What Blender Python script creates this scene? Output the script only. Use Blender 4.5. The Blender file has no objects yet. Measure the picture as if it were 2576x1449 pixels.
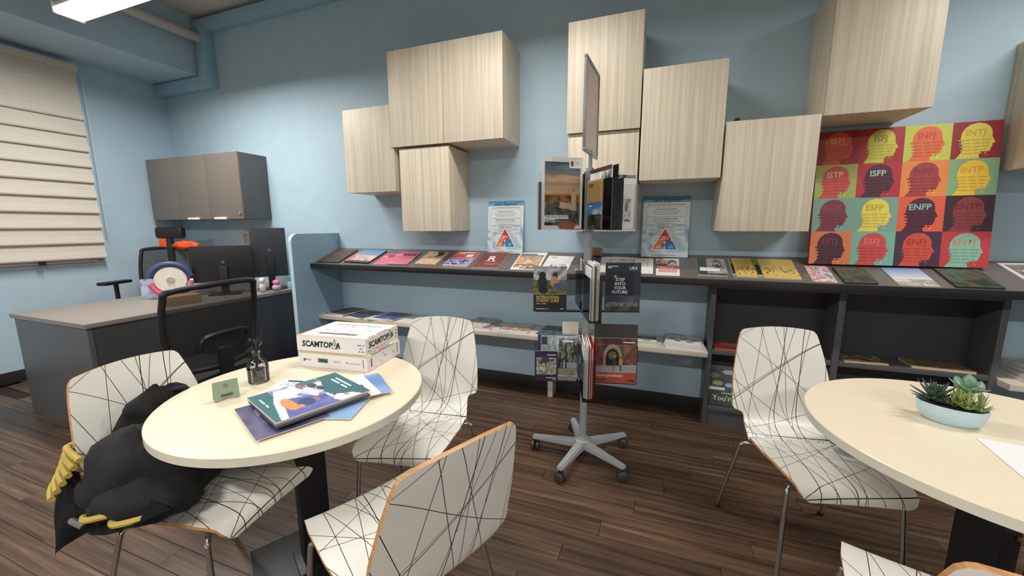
import bpy, bmesh, math, random
import numpy as np
from mathutils import Vector, Matrix, noise
random.seed(7)
SC = bpy.context.scene
COL = SC.collection
R = math.radians

# ---------------------------------------------------------------- camera, world, exposure
F_PX, IMG_W, IMG_H = 975.0, 2576.0, 1449.0
cam_d = bpy.data.cameras.new('camera'); cam = bpy.data.objects.new('camera', cam_d); COL.objects.link(cam)
cam_d.sensor_width = 36.0; cam_d.lens = F_PX / IMG_W * 36.0; cam_d.clip_start = 0.02
YAW, PITCH, ROLL, CAM_H = R(-20.23), R(8.98), R(0.15), 1.35
fw = Vector((math.sin(YAW)*math.cos(PITCH), math.cos(YAW)*math.cos(PITCH), -math.sin(PITCH)))
rt = Vector((math.cos(YAW), -math.sin(YAW), 0)); dn = fw.cross(rt)
rt2 = rt*math.cos(ROLL) + dn*math.sin(ROLL); dn2 = -rt*math.sin(ROLL) + dn*math.cos(ROLL)
cam.matrix_world = Matrix(((rt2.x, -dn2.x, -fw.x, 0), (rt2.y, -dn2.y, -fw.y, 0), (rt2.z, -dn2.z, -fw.z, CAM_H), (0, 0, 0, 1)))
SC.camera = cam
w = bpy.data.worlds.new('room_world'); SC.world = w; w.use_nodes = True
w.node_tree.nodes['Background'].inputs[0].default_value = (0.75, 0.82, 0.9, 1)
w.node_tree.nodes['Background'].inputs[1].default_value = 0.05
SC.view_settings.view_transform = 'Standard'; SC.view_settings.look = 'None'
SC.cycles.transparent_max_bounces = 40
SC.view_settings.exposure = 0.0; SC.view_settings.gamma = 1.0; SC.view_settings.use_curve_mapping = False
LAMP_W = 33.0      # watts per tube of a ceiling fitting
LAMP_SPREAD = 166

# ---------------------------------------------------------------- helpers
def lin(c):
    return tuple((v/255/12.92 if v/255 <= 0.04045 else ((v/255+0.055)/1.055)**2.4) for v in c)
MATS = {}
def mat(name, rgb, rough=0.5, metal=0.0, var=0.06, scale=40.0, bump=0.0, spec=0.5):
    """procedural: noise varies the colour a little and may add fine relief"""
    if name in MATS: return MATS[name]
    m = bpy.data.materials.new(name); m.use_nodes = True; nt = m.node_tree; b = nt.nodes['Principled BSDF']
    l = lin(rgb)
    b.inputs['Roughness'].default_value = rough; b.inputs['Metallic'].default_value = metal
    b.inputs['Specular IOR Level'].default_value = spec
    tc = nt.nodes.new('ShaderNodeTexCoord'); nz = nt.nodes.new('ShaderNodeTexNoise')
    nz.inputs['Scale'].default_value = scale; nz.inputs['Detail'].default_value = 3
    nt.links.new(tc.outputs['Object'], nz.inputs['Vector'])
    rp = nt.nodes.new('ShaderNodeValToRGB')
    rp.color_ramp.elements[0].position = 0.3; rp.color_ramp.elements[1].position = 0.7
    rp.color_ramp.elements[0].color = (*[v*(1-var) for v in l], 1); rp.color_ramp.elements[1].color = (*[min(1, v*(1+var)) for v in l], 1)
    nt.links.new(nz.outputs['Fac'], rp.inputs['Fac']); nt.links.new(rp.outputs['Color'], b.inputs['Base Color'])
    if bump:
        bp = nt.nodes.new('ShaderNodeBump'); bp.inputs['Strength'].default_value = bump; bp.inputs['Distance'].default_value = 0.002
        nt.links.new(nz.outputs['Fac'], bp.inputs['Height']); nt.links.new(bp.outputs['Normal'], b.inputs['Normal'])
    MATS[name] = m; return m
def grain_mat(name, c0, c1, scl, rough=0.5, rand=0.0, bump=0.0, c2=None):
    """stretched-noise grain between two colours (scl = xyz stretch)"""
    if name in MATS: return MATS[name]
    m = bpy.data.materials.new(name); m.use_nodes = True; nt = m.node_tree; b = nt.nodes['Principled BSDF']
    b.inputs['Roughness'].default_value = rough
    tc = nt.nodes.new('ShaderNodeTexCoord'); mp = nt.nodes.new('ShaderNodeMapping'); mp.inputs['Scale'].default_value = scl
    src = tc.outputs['Object']
    oi = nt.nodes.new('ShaderNodeObjectInfo')
    if rand:
        cb = nt.nodes.new('ShaderNodeVectorMath'); cb.operation = 'SCALE'; cb.inputs[0].default_value = (7.3, 11.7, 5.1)
        nt.links.new(oi.outputs['Random'], cb.inputs['Scale'])
        ad = nt.nodes.new('ShaderNodeVectorMath'); ad.operation = 'ADD'
        nt.links.new(src, ad.inputs[0]); nt.links.new(cb.outputs['Vector'], ad.inputs[1]); src = ad.outputs['Vector']
    nt.links.new(src, mp.inputs['Vector'])
    nz = nt.nodes.new('ShaderNodeTexNoise'); nz.inputs['Scale'].default_value = 1.0; nz.inputs['Detail'].default_value = 4; nz.inputs['Roughness'].default_value = 0.65
    nt.links.new(mp.outputs['Vector'], nz.inputs['Vector'])
    rp = nt.nodes.new('ShaderNodeValToRGB'); e = rp.color_ramp.elements
    e[0].position = 0.34; e[1].position = 0.66; e[0].color = (*lin(c0), 1); e[1].color = (*lin(c1), 1)
    if c2:
        q = e.new(0.78); q.color = (*lin(c2), 1)
    nt.links.new(nz.outputs['Fac'], rp.inputs['Fac'])
    out = rp.outputs['Color']
    if rand:
        hv = nt.nodes.new('ShaderNodeHueSaturation'); mr = nt.nodes.new('ShaderNodeMapRange')
        mr.inputs['To Min'].default_value = 1-rand; mr.inputs['To Max'].default_value = 1+rand
        nt.links.new(oi.outputs['Random'], mr.inputs['Value']); nt.links.new(mr.outputs['Result'], hv.inputs['Value'])
        nt.links.new(out, hv.inputs['Color']); out = hv.outputs['Color']
    nt.links.new(out, b.inputs['Base Color'])
    if bump:
        bp = nt.nodes.new('ShaderNodeBump'); bp.inputs['Strength'].default_value = bump; bp.inputs['Distance'].default_value = 0.001
        nt.links.new(nz.outputs['Fac'], bp.inputs['Height']); nt.links.new(bp.outputs['Normal'], b.inputs['Normal'])
    MATS[name] = m; return m

def tag(o, label=None, cat=None, group=None, kind=None):
    if label: o['label'] = label
    if cat: o['category'] = cat
    if group: o['group'] = group
    if kind: o['kind'] = kind
    return o
def thing(name, label, cat, loc=(0, 0, 0), rz=0.0, group=None):
    o = bpy.data.objects.new(name, None); o.empty_display_size = 0.05; COL.objects.link(o)
    o.location = loc; o.rotation_euler = (0, 0, rz)
    return tag(o, label, cat, group)
def mesh_obj(name, me, parent=None, mats=None):
    o = bpy.data.objects.new(name, me); COL.objects.link(o)
    if parent is not None: o.parent = parent
    if mats:
        for m in (mats if isinstance(mats, (list, tuple)) else [mats]): me.materials.append(m)
    return o
def obj(name, bm, m, parent=None, smooth=None):
    me = bpy.data.meshes.new(name); bmesh.ops.recalc_face_normals(bm, faces=bm.faces); bm.to_mesh(me); bm.free()
    if smooth:
        for p in me.polygons: p.use_smooth = True
        me.set_sharp_from_angle(angle=R(smooth))
    return mesh_obj(name, me, parent, m)
def bx(bm, x0, x1, y0, y1, z0, z1, bevel=0.0, mi=0, M=None):
    r = bmesh.ops.create_cube(bm, size=1.0); vs = r['verts']
    for v in vs: v.co = Vector((x0+(v.co.x+.5)*(x1-x0), y0+(v.co.y+.5)*(y1-y0), z0+(v.co.z+.5)*(z1-z0)))
    fs = {f for v in vs for f in v.link_faces}
    if bevel:
        es = list({e for v in vs for e in v.link_edges})
        rr = bmesh.ops.bevel(bm, geom=es, offset=bevel, segments=2, profile=0.6, affect='EDGES'); fs = set(rr['faces']) | {f for v in rr['verts'] for f in v.link_faces}; vs = list({v for f in fs for v in f.verts})
    for f in fs: f.material_index = mi
    if M is not None:
        for v in vs: v.co = M @ v.co
    return vs
def box(name, dims, m, parent=None, bevel=0.0, M=None):
    bm = bmesh.new(); bx(bm, *dims, bevel=bevel, M=M); return obj(name, bm, m, parent, 35 if bevel else None)
def smooth_path(pts, n=6):
    P = [Vector(p) for p in pts]; out = []
    for i in range(len(P)-1):
        p0, p1, p2, p3 = P[max(i-1, 0)], P[i], P[i+1], P[min(i+2, len(P)-1)]
        for k in range(n):
            t = k/n
            out.append(0.5*((2*p1)+(p2-p0)*t+(2*p0-5*p1+4*p2-p3)*t*t+(3*p1-p0-3*p2+p3)*t**3))
    return out+[P[-1]]
def tube(bm, pts, r, seg=10, cap=True, mi=0, closed=False):
    pts = [Vector(p) for p in pts]; n = len(pts); rings = []
    rr = r if isinstance(r, (list, tuple)) else [r]*n
    up = Vector((0, 0, 1)); prev = None
    for i in range(n):
        if closed: t = (pts[(i+1) % n]-pts[i-1]).normalized()
        else: t = (pts[min(i+1, n-1)]-pts[max(i-1, 0)]).normalized()
        if prev is None:
            a = t.cross(up)
            if a.length < 1e-3: a = t.cross(Vector((1, 0, 0)))
            a.normalize()
        else:
            a = prev-t*prev.dot(t); a.normalize()
        prev = a; b = t.cross(a)
        rings.append([bm.verts.new(pts[i]+(a*math.cos(k*2*math.pi/seg)+b*math.sin(k*2*math.pi/seg))*rr[i]) for k in range(seg)])
    for i in range(n if closed else n-1):
        A, B = rings[i], rings[(i+1) % n]
        for k in range(seg):
            f = bm.faces.new((A[k], A[(k+1) % seg], B[(k+1) % seg], B[k])); f.material_index = mi
    if cap and not closed:
        bm.faces.new(rings[0]).material_index = mi; bm.faces.new(list(reversed(rings[-1]))).material_index = mi
def rod(name, pts, r, m, parent, seg=10, sm=0):
    bm = bmesh.new(); tube(bm, smooth_path(pts, sm) if sm else pts, r, seg); return obj(name, bm, m, parent, 40)
def lathe(bm, prof, seg=28, mi=0, sx=1.0, sy=1.0, off=(0, 0, 0)):
    """prof: (radius, z) from bottom to top; radius 0 closes"""
    rings = []
    for r, z in prof:
        if r < 1e-6: rings.append([bm.verts.new((off[0], off[1], off[2]+z))])
        else: rings.append([bm.verts.new((off[0]+r*sx*math.cos(2*math.pi*k/seg), off[1]+r*sy*math.sin(2*math.pi*k/seg), off[2]+z)) for k in range(seg)])
    for A, B in zip(rings, rings[1:]):
        for k in range(seg):
            k2 = (k+1) % seg
            if len(A) == 1 and len(B) == 1: continue
            if len(A) == 1: f = bm.faces.new((A[0], B[k2], B[k]))
            elif len(B) == 1: f = bm.faces.new((A[k], A[k2], B[0]))
            else: f = bm.faces.new((A[k], A[k2], B[k2], B[k]))
            f.material_index = mi
def turned(name, prof, m, parent=None, seg=28, sx=1, sy=1, off=(0, 0, 0), sharp=35):
    bm = bmesh.new(); lathe(bm, prof, seg, 0, sx, sy, off); return obj(name, bm, m, parent, sharp)
def prism(bm, pts2, z0, z1, M=None, mi=0):
    """extrude an outline (list of 2D points) from z0 to z1"""
    a = [bm.verts.new((x, y, z0)) for x, y in pts2]; b = [bm.verts.new((x, y, z1)) for x, y in pts2]
    n = len(a); fs = [bm.faces.new(list(reversed(a))), bm.faces.new(b)]
    for i in range(n): fs.append(bm.faces.new((a[i], a[(i+1) % n], b[(i+1) % n], b[i])))
    for f in fs: f.material_index = mi
    if M is not None:
        for v in a+b: v.co = M @ v.co
def copy_tree(o, parent=None):
    c = o.copy(); COL.objects.link(c); c.parent = parent
    for ch in [x for x in list(COL.objects) if x.parent == o]:
        copy_tree(ch, c)
    return c

# ---------------------------------------------------------------- flat print: a fine grid whose faces carry the printed colours
def print_mat():
    if 'printed_paper' in MATS: return MATS['printed_paper']
    m = bpy.data.materials.new('printed_paper'); m.use_nodes = True; nt = m.node_tree; b = nt.nodes['Principled BSDF']
    at = nt.nodes.new('ShaderNodeAttribute'); at.attribute_name = 'ink'
    nt.links.new(at.outputs['Color'], b.inputs['Base Color']); b.inputs['Roughness'].default_value = 0.38
    MATS['printed_paper'] = m; return m
class Pic:
    """a printed picture, painted cell by cell; x,y in 0..1, y up"""
    def __init__(s, nx, ny, c=(240, 240, 238)):
        s.nx, s.ny = nx, ny; s.a = np.zeros((ny, nx, 3)); s.a[:] = c
        s.Y, s.X = np.mgrid[0:ny, 0:nx]; s.X = (s.X+.5)/nx; s.Y = (s.Y+.5)/ny
    def put(s, mask, c, k=1.0):
        s.a[mask] = s.a[mask]*(1-k)+np.array(c)*k; return s
    def rect(s, x0, y0, x1, y1, c, k=1.0): return s.put((s.X >= x0) & (s.X < x1) & (s.Y >= y0) & (s.Y < y1), c, k)
    def ell(s, x, y, rx, ry, c, k=1.0): return s.put(((s.X-x)/rx)**2+((s.Y-y)/ry)**2 < 1, c, k)
    def grad(s, x0, y0, x1, y1, cb, ct):
        m = (s.X >= x0) & (s.X < x1) & (s.Y >= y0) & (s.Y < y1); t = ((s.Y[m]-y0)/(y1-y0))[:, None]
        s.a[m] = np.array(cb)*(1-t)+np.array(ct)*t; return s
    def poly(s, pts, c, k=1.0):
        m = np.zeros(s.X.shape, bool); n = len(pts)
        for i in range(n):
            (xa, ya), (xb, yb) = pts[i], pts[(i+1) % n]
            if ya == yb: continue
            m ^= ((ya > s.Y) != (yb > s.Y)) & (s.X < (xb-xa)*(s.Y-ya)/(yb-ya)+xa)
        return s.put(m, c, k)
    def blot(s, x0, y0, x1, y1, cols, g=6, seed=1, soft=True):
        """photo-like blotches of several colours"""
        rg = np.random.default_rng(seed); gy, gx = max(2, int(g*(y1-y0)*s.ny/s.nx)+2), g+2
        base = rg.random((gy, gx))
        m = (s.X >= x0) & (s.X < x1) & (s.Y >= y0) & (s.Y < y1)
        u = (s.X[m]-x0)/(x1-x0)*(gx-1.01); v = (s.Y[m]-y0)/(y1-y0)*(gy-1.01)
        iu, iv = u.astype(int), v.astype(int); fu, fv = u-iu, v-iv
        f = base[iv, iu]*(1-fu)*(1-fv)+base[iv, iu+1]*fu*(1-fv)+base[iv+1, iu]*(1-fu)*fv+base[iv+1, iu+1]*fu*fv
        f = np.clip((f-.18)/.64, 0, .999)*(len(cols)-1); i = f.astype(int); t = (f-i)[:, None]
        C = np.array(cols, float)
        s.a[m] = C[i]*(1-t)+C[i+1]*t if soft else C[np.round(f).astype(int)]
        return s
    def speck(s, x0, y0, x1, y1, cols, dens=.5, seed=1):
        rg = np.random.default_rng(seed); m = (s.X >= x0) & (s.X < x1) & (s.Y >= y0) & (s.Y < y1) & (rg.random(s.X.shape) < dens)
        s.a[m] = np.array(cols, float)[rg.integers(0, len(cols), m.sum())]; return s
    def words(s, x0, x1, y, c, hgt=.012, seed=1, k=.75):
        """a line of small print too fine to read"""
        rg = np.random.default_rng(seed); x = x0
        while x < x1-.02:
            L = rg.uniform(.03, .09); s.rect(x, y, min(x+L, x1), y+hgt, c, k); x += L+.018
        return s
    def mesh(s, w, h, z):
        xs = np.linspace(-w/2, w/2, s.nx+1); ys = np.linspace(0, h, s.ny+1)
        V = [(x, y, z) for y in ys for x in xs]; n = s.nx+1
        Fc = [(j*n+i, j*n+i+1, (j+1)*n+i+1, (j+1)*n+i) for j in range(s.ny) for i in range(s.nx)]
        me = bpy.data.meshes.new('print'); me.from_pydata(V, [], Fc)
        g_ = s.a.mean(axis=2, keepdims=True); c = np.clip(g_+(s.a-g_)*.86, 0, 255)/255; c = np.where(c <= .04045, c/12.92, ((c+.055)/1.055)**2.4).reshape(-1, 3)
        at = me.color_attributes.new('ink', 'FLOAT_COLOR', 'CORNER')
        d = np.ones((len(Fc), 4, 4), np.float32); d[:, :, :3] = c[:, None, :]
        at.data.foreach_set('color', d.ravel()); return me
def ink(rgb):
    return mat('ink_%d_%d_%d' % rgb, rgb, 0.45, 0, 0.02, 200)
def lettering(parent, items, z, name='lettering'):
    """items: (text, x, y, size, rgb, align, bold) on the local xy plane of the parent; one mesh per call"""
    bm = bmesh.new(); ms = []; db = bmesh.new(); dm = []
    for it in items:
        body, x, y, size, rgb = it[:5]; al = it[5] if len(it) > 5 else 'CENTER'; bold = it[6] if len(it) > 6 else 0.0
        sx = it[7] if len(it) > 7 else 1.0; sh = it[8] if len(it) > 8 else 0.0
        if isinstance(body, tuple):             # small print too fine to read: a dash for each word, body = word lengths
            cwid = size*.56*sx; tot = (sum(body)+len(body)-1)*cwid; px = x-(tot/2 if al == 'CENTER' else 0)
            mt = ink(rgb)
            if mt not in dm: dm.append(mt)
            for n_ in body:
                L_ = n_*cwid
                db.faces.new([db.verts.new(q) for q in ((px, y+.06*size, z), (px+L_*.96, y+.06*size, z), (px+L_*.96, y+.52*size, z), (px, y+.52*size, z))]).material_index = dm.index(mt); px += L_+cwid
            continue
        cu = bpy.data.curves.new('t', 'FONT'); cu.body = body; cu.size = size; cu.align_x = al; cu.offset = bold*size; cu.resolution_u = 2; cu.shear = sh
        o = bpy.data.objects.new('t', cu); COL.objects.link(o)
        dg = bpy.context.evaluated_depsgraph_get(); me = bpy.data.meshes.new_from_object(o.evaluated_get(dg))
        me.transform(Matrix.Translation((x, y, z)) @ Matrix.Diagonal((sx, 1, 1, 1)))
        mt = ink(rgb)
        if mt not in ms: ms.append(mt)
        k = ms.index(mt); me.materials.clear(); n0 = len(bm.faces)
        bm.from_mesh(me); bm.faces.ensure_lookup_table()
        for f in bm.faces[n0:]: f.material_index = k
        bpy.data.objects.remove(o); bpy.data.curves.remove(cu); bpy.data.meshes.remove(me)
    if len(db.faces):
        me = bpy.data.meshes.new('small_print'); db.to_mesh(me); sp = mesh_obj('small_print', me, parent, dm); sp['kind'] = 'stuff'
    db.free()
    if not len(bm.faces):
        bm.free(); return None
    me = bpy.data.meshes.new(name); bm.to_mesh(me); bm.free()
    return mesh_obj(name, me, parent, ms)
M_PAGE = mat('page_paper', (226, 222, 212), 0.7, 0, 0.08, 300)
def magazine(name, label, w, h, t, pic, texts=(), group=None, cat='magazine', M=None, back=None, pages=None):
    """lies in its own xy plane: x across, y up the cover (0..h), z thickness; M places it"""
    root = thing(name, label, cat, group=group)
    if M is not None: root.matrix_world = M
    pg = box('pages', (-w/2, w/2, 0, h, 0, t), pages or M_PAGE, root, 0.0)
    cv = mesh_obj('front_cover', pic.mesh(w, h, t+.0004), root, print_mat())
    if texts: lettering(cv, [(a, x*w-w/2, y*h, s, *r) for a, x, y, s, *r in texts], t+.0009)
    return root
def flat(x, y, z, yaw=0, tilt=0):
    return Matrix.Translation((x, y, z)) @ Matrix.Rotation(tilt, 4, 'X') @ Matrix.Rotation(yaw, 4, 'Z')
def facing(pos, n, lean=0.0):
    """upright sheet: local x = viewer's right, y = up, z = n"""
    n = Vector((n[0], n[1], 0)).normalized(); r = Vector((0, 0, 1)).cross(n)
    m = Matrix.Identity(4)
    m.col[0][:3] = r; m.col[1][:3] = (0, 0, 1); m.col[2][:3] = n
    return Matrix.Translation(pos) @ m @ Matrix.Rotation(-lean, 4, 'X')

# ---------------------------------------------------------------- materials
M_WALL = mat('blue_wall_paint', (175, 200, 215), 0.6, 0, 0.025, 6, 0.05)
M_WALLW = mat('pale_wall_paint', (205, 205, 200), 0.7, 0, 0.03, 6)
M_CEIL = mat('ceiling_paint', (206, 202, 196), 0.8, 0, 0.03, 5)
M_TRUNK = mat('blue_trunking_paint', (150, 188, 208), 0.5, 0, 0.02, 6)
M_BASEB = mat('black_vinyl_skirting', (44, 42, 42), 0.5, 0, 0.08, 30)
M_FLOOR = grain_mat('dark_walnut_plank', (56, 41, 32), (104, 80, 62), (1.4, 46, 10), 0.40, 0.22, 0.08, (150, 120, 96))
M_SUB = mat('floor_joint', (38, 26, 20), 0.8)
M_OAK = grain_mat('pale_striped_laminate', (202, 188, 166), (228, 216, 196), (55, 55, 0.9), 0.45, 0.02)
M_OAKE = mat('pale_laminate_edge', (218, 203, 180), 0.5, 0, 0.03, 30)
M_GREY = mat('charcoal_laminate', (88, 88, 90), 0.4, 0, 0.05, 60)
M_GREYW = mat('warm_grey_laminate', (116, 108, 102), 0.38, 0, 0.05, 60)
M_DARK = mat('dark_grey_board', (58, 58, 62), 0.5, 0, 0.05, 60)
M_TRAY = mat('shelf_top_laminate', (108, 103, 100), 0.38, 0, 0.04, 80)
M_LIP = mat('black_shelf_edge', (34, 30, 30), 0.35, 0, 0.05, 60)
M_BLUEPANEL = mat('blue_partition_laminate', (146, 176, 196), 0.45, 0, 0.03, 20)
M_BLUEEDGE = mat('pale_blue_edge_band', (186, 212, 226), 0.4, 0, 0.02, 20)
M_SHELFW = grain_mat('whitewashed_wood', (200, 188, 172), (228, 218, 204), (2.0, 60, 60), 0.5, 0.02)
M_CHROME = mat('chrome', (205, 205, 205), 0.12, 1.0, 0.02, 20)
M_STEEL = mat('brushed_steel', (170, 165, 158), 0.3, 1.0, 0.05, 60)
M_PLY = grain_mat('plywood_edge', (168, 118, 70), (208, 158, 104), (8, 8, 300), 0.5)
M_TABLE = mat('cream_table_laminate', (230, 218, 192), 0.32, 0, 0.015, 30)
M_TEDGE = mat('table_edge_band', (214, 208, 192), 0.4, 0, 0.02, 30)
M_BLACK = mat('black_powder_coat', (20, 20, 21), 0.45, 0, 0.1, 60)
M_BPLAS = mat('black_plastic', (26, 26, 28), 0.4, 0, 0.1, 60)
M_GPLAS = mat('grey_nylon', (150, 152, 154), 0.42, 0, 0.03, 60)
M_GMETAL = mat('grey_painted_tube', (150, 154, 158), 0.32, 0.15, 0.03, 60)
M_CASTER = mat('dark_caster', (58, 52, 50), 0.45, 0, 0.1, 60)
M_FABRIC = mat('black_bag_fabric', (17, 17, 19), 0.85, 0, 0.3, 220, 0.5)
M_CORD = mat('yellow_cord', (186, 160, 78), 0.7, 0, 0.25, 400, 0.4)
M_ORANGE = mat('orange_upholstery', (226, 84, 34), 0.7, 0, 0.08, 120)
M_BLIND = grain_mat('ivory_blind_fabric', (196, 189, 176), (214, 207, 194), (6, 4, 260), 0.8)
M_WHITE = mat('white_plastic', (232, 232, 228), 0.4, 0, 0.02, 40)
def clear_mat(name, tint, gloss=0.10, rough=0.05, ior=1.18):
    m = bpy.data.materials.new(name); m.use_nodes = True; nt = m.node_tree; nt.nodes.remove(nt.nodes['Principled BSDF'])
    tr = nt.nodes.new('ShaderNodeBsdfTransparent'); gl = nt.nodes.new('ShaderNodeBsdfGlossy'); gl.inputs['Roughness'].default_value = rough
    nz = nt.nodes.new('ShaderNodeTexNoise'); nz.inputs['Scale'].default_value = 9; rp = nt.nodes.new('ShaderNodeValToRGB')
    rp.color_ramp.elements[0].color = (*[v*.96 for v in tint], 1); rp.color_ramp.elements[1].color = (*tint, 1)
    nt.links.new(nz.outputs['Fac'], rp.inputs['Fac']); nt.links.new(rp.outputs['Color'], tr.inputs['Color'])
    fr = nt.nodes.new('ShaderNodeFresnel'); fr.inputs['IOR'].default_value = ior
    ad = nt.nodes.new('ShaderNodeMath'); ad.operation = 'ADD'; ad.inputs[1].default_value = gloss; ad.use_clamp = True
    nt.links.new(fr.outputs['Fac'], ad.inputs[0])
    mx = nt.nodes.new('ShaderNodeMixShader'); nt.links.new(ad.outputs['Value'], mx.inputs['Fac']); nt.links.new(tr.outputs[0], mx.inputs[1]); nt.links.new(gl.outputs[0], mx.inputs[2])
    nt.links.new(mx.outputs[0], nt.nodes['Material Output'].inputs['Surface']); MATS[name] = m; return m
M_ACRYL = clear_mat('clear_acrylic', (.985, .985, .985), .0)
M_ACEDGE = clear_mat('acrylic_edge', (.92, .93, .94), .03)
M_GLASS = clear_mat('bottle_glass', (.90, .91, .91), .04, .02, 1.4)
def mesh_fabric():
    m = bpy.data.materials.new('black_chair_mesh'); m.use_nodes = True; nt = m.node_tree; b = nt.nodes['Principled BSDF']
    b.inputs['Base Color'].default_value = (*lin((24, 23, 23)), 1); b.inputs['Roughness'].default_value = .7
    tc = nt.nodes.new('ShaderNodeTexCoord'); ch = nt.nodes.new('ShaderNodeTexChecker'); ch.inputs['Scale'].default_value = 420
    nt.links.new(tc.outputs['Object'], ch.inputs['Vector'])
    mr = nt.nodes.new('ShaderNodeMapRange'); mr.inputs['To Min'].default_value = .62; mr.inputs['To Max'].default_value = .92
    nt.links.new(ch.outputs['Fac'], mr.inputs['Value']); nt.links.new(mr.outputs['Result'], b.inputs['Alpha'])
    MATS['black_chair_mesh'] = m; return m
M_MESH = mesh_fabric()
def emit_mat(name, rgb, s):
    m = bpy.data.materials.new(name); m.use_nodes = True; nt = m.node_tree; b = nt.nodes['Principled BSDF']
    b.inputs['Base Color'].default_value = (*lin(rgb), 1); b.inputs['Emission Color'].default_value = (*lin(rgb), 1)
    tc = nt.nodes.new('ShaderNodeTexCoord'); wv = nt.nodes.new('ShaderNodeTexWave'); wv.bands_direction = 'Y'; wv.inputs['Scale'].default_value = 14
    nt.links.new(tc.outputs['Object'], wv.inputs['Vector'])
    mr = nt.nodes.new('ShaderNodeMapRange'); mr.inputs['To Min'].default_value = s*.8; mr.inputs['To Max'].default_value = s*1.1
    nt.links.new(wv.outputs['Fac'], mr.inputs['Value']); nt.links.new(mr.outputs['Result'], b.inputs['Emission Strength']); MATS[name] = m; return m
M_LAMP = emit_mat('lit_diffuser', (255, 250, 228), 1.6)

# ---------------------------------------------------------------- the room
WY, WX, CZ = 3.0, -5.25, 3.45         # back wall, window wall, ceiling
XR, YF = 4.6, -3.6
def struct(name, dims, m, parent=None, bevel=0.0):
    o = box(name, dims, m, parent, bevel); o['kind'] = 'structure'; return o
floor = struct('floor', (WX-.1, XR+.1, YF-.1, WY+.1, -.10, -.012), M_SUB)
PL, PW = 1.10, 0.096
bm = bmesh.new(); bx(bm, -PL/2+.0008, PL/2-.0008, -PW/2+.0008, PW/2-.0008, -.012, 0, bevel=.0012)
pm = bpy.data.meshes.new('plank'); bmesh.ops.recalc_face_normals(bm, faces=bm.faces); bm.to_mesh(pm); bm.free(); pm.materials.append(M_FLOOR)
nrow = int((WY+.35)/PW)+1
for j in range(nrow):
    y = WY-PW*(j+.5)
    x = WX + PL*.5 + ((j*.437) % 1.0)*PL - PL*.5
    while x < 2.5:
        o = mesh_obj('plank', pm, floor); o.location = (x, y, 0); x += PL
struct('subfloor_border', (WX, XR, YF, WY-PW*nrow, -.012, 0), M_FLOOR, floor)
struct('wall_back', (WX-.1, XR+.1, WY, WY+.1, 0, CZ), M_WALL)
wl = struct('wall_left', (WX-.1, WX, YF, WY, 0, CZ), M_WALL)
struct('wall_right', (XR, XR+.1, YF, WY, 0, CZ), M_WALL)
struct('wall_front', (WX-.1, XR+.1, YF-.1, YF, 0, CZ), M_WALLW)
struct('ceiling', (WX-.1, XR+.1, YF-.1, WY+.1, CZ, CZ+.1), M_CEIL)
struct('trim_1', (WX, -4.52, YF, WY, 2.90, CZ), M_WALL)                     # the beam over the window
struct('baseboard_back', (WX, 0.36, WY-.012, WY, 0, .105), M_BASEB, None, .003)
struct('trim_3', (1.786, XR, WY-.012, WY, 0, .105), M_BASEB, None, .003)
struct('baseboard_left', (WX, WX+.012, YF, WY-.012, 0, .105), M_BASEB, None, .003)
# painted cable trunking: along the ceiling, down the beam, under the beam to the corner
tk = struct('trim_2', (-4.36, XR, WY-.10, WY, 3.31, 3.41), M_TRUNK, None, .006)
struct('trunking_drop', (-4.50, -4.36, WY-.10, WY, 2.78, 3.41), M_TRUNK, tk, .006)
struct('trunking_run', (WX, -4.50, WY-.10, WY, 2.78, 2.89), M_TRUNK, tk, .006)
cp = rod('conduit_pipe', [(-4.44, -2.5, 3.24), (-4.44, WY-.10, 3.24)], .045, mat('grey_pipe', (196, 188, 182), .5), None, 16)
tag(cp, 'pale grey round conduit pipe running along the beam below the ceiling', 'pipe')
# window behind the blind
wn = struct('window_1', (WX-.02, WX+.02, .50, 2.16, 1.08, 2.80), mat('window_pane', (120, 135, 150), .1))
for nm, d in (('window_frame', (WX, WX+.03, .46, .52, 1.04, 2.84)), ('window_frame', (WX, WX+.03, 2.14, 2.20, 1.04, 2.84)), ('window_sill', (WX, WX+.03, .46, 2.20, 1.02, 1.08))):
    box(nm, d, M_WHITE, wn, .004)

# ---------------------------------------------------------------- ceiling light fittings (suspended battens, lit)
def lamp(x0, x1, yc, label, on=1.0):
    cx = (x0+x1)/2; L = x1-x0
    t = thing('ceiling_light', label, 'light', (cx, yc, 2.90), 0, 'suspended ceiling lights')
    bm = bmesh.new(); bx(bm, -L/2, L/2, -.075, .075, .035, .075, .008); obj('housing', bm, M_WHITE, t, 35)
    prof = [(-.085, .036), (-.085, .012), (-.07, .0), (.07, .0), (.085, .012), (.085, .036)]
    bm = bmesh.new(); prism(bm, [(y, z) for y, z in prof], -L/2, L/2, Matrix(((0, 0, 1, 0), (1, 0, 0, 0), (0, 1, 0, 0), (0, 0, 0, 1)))); obj('diffuser', bm, M_LAMP, t)
    for s in (-1, 1):
        box('end_cap', (s*L/2-.006, s*L/2+.006, -.088, .088, -.002, .078), M_WHITE, t, .003)
        rod('suspension_rod', [(s*L*.38, 0, .075), (s*L*.38, 0, CZ-2.90)], .006, M_STEEL, t, 8)
    ld = bpy.data.lights.new('tube_light', 'AREA'); ld.shape = 'RECTANGLE'; ld.size = L*.95; ld.size_y = .14
    ld.energy = LAMP_W*on; ld.color = (1.0, .97, .925); ld.spread = R(LAMP_SPREAD)
    lo = bpy.data.objects.new('tube_light', ld); COL.objects.link(lo); lo.parent = t; lo.location = (0, 0, -.012)
    return t
lamp(-4.20, -3.00, 1.84, 'lit ceiling batten hanging at upper left beside the window beam', 1.6)
lamp(-1.50, -.30, 1.84, 'lit ceiling batten above the brochure rack', .8)
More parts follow.
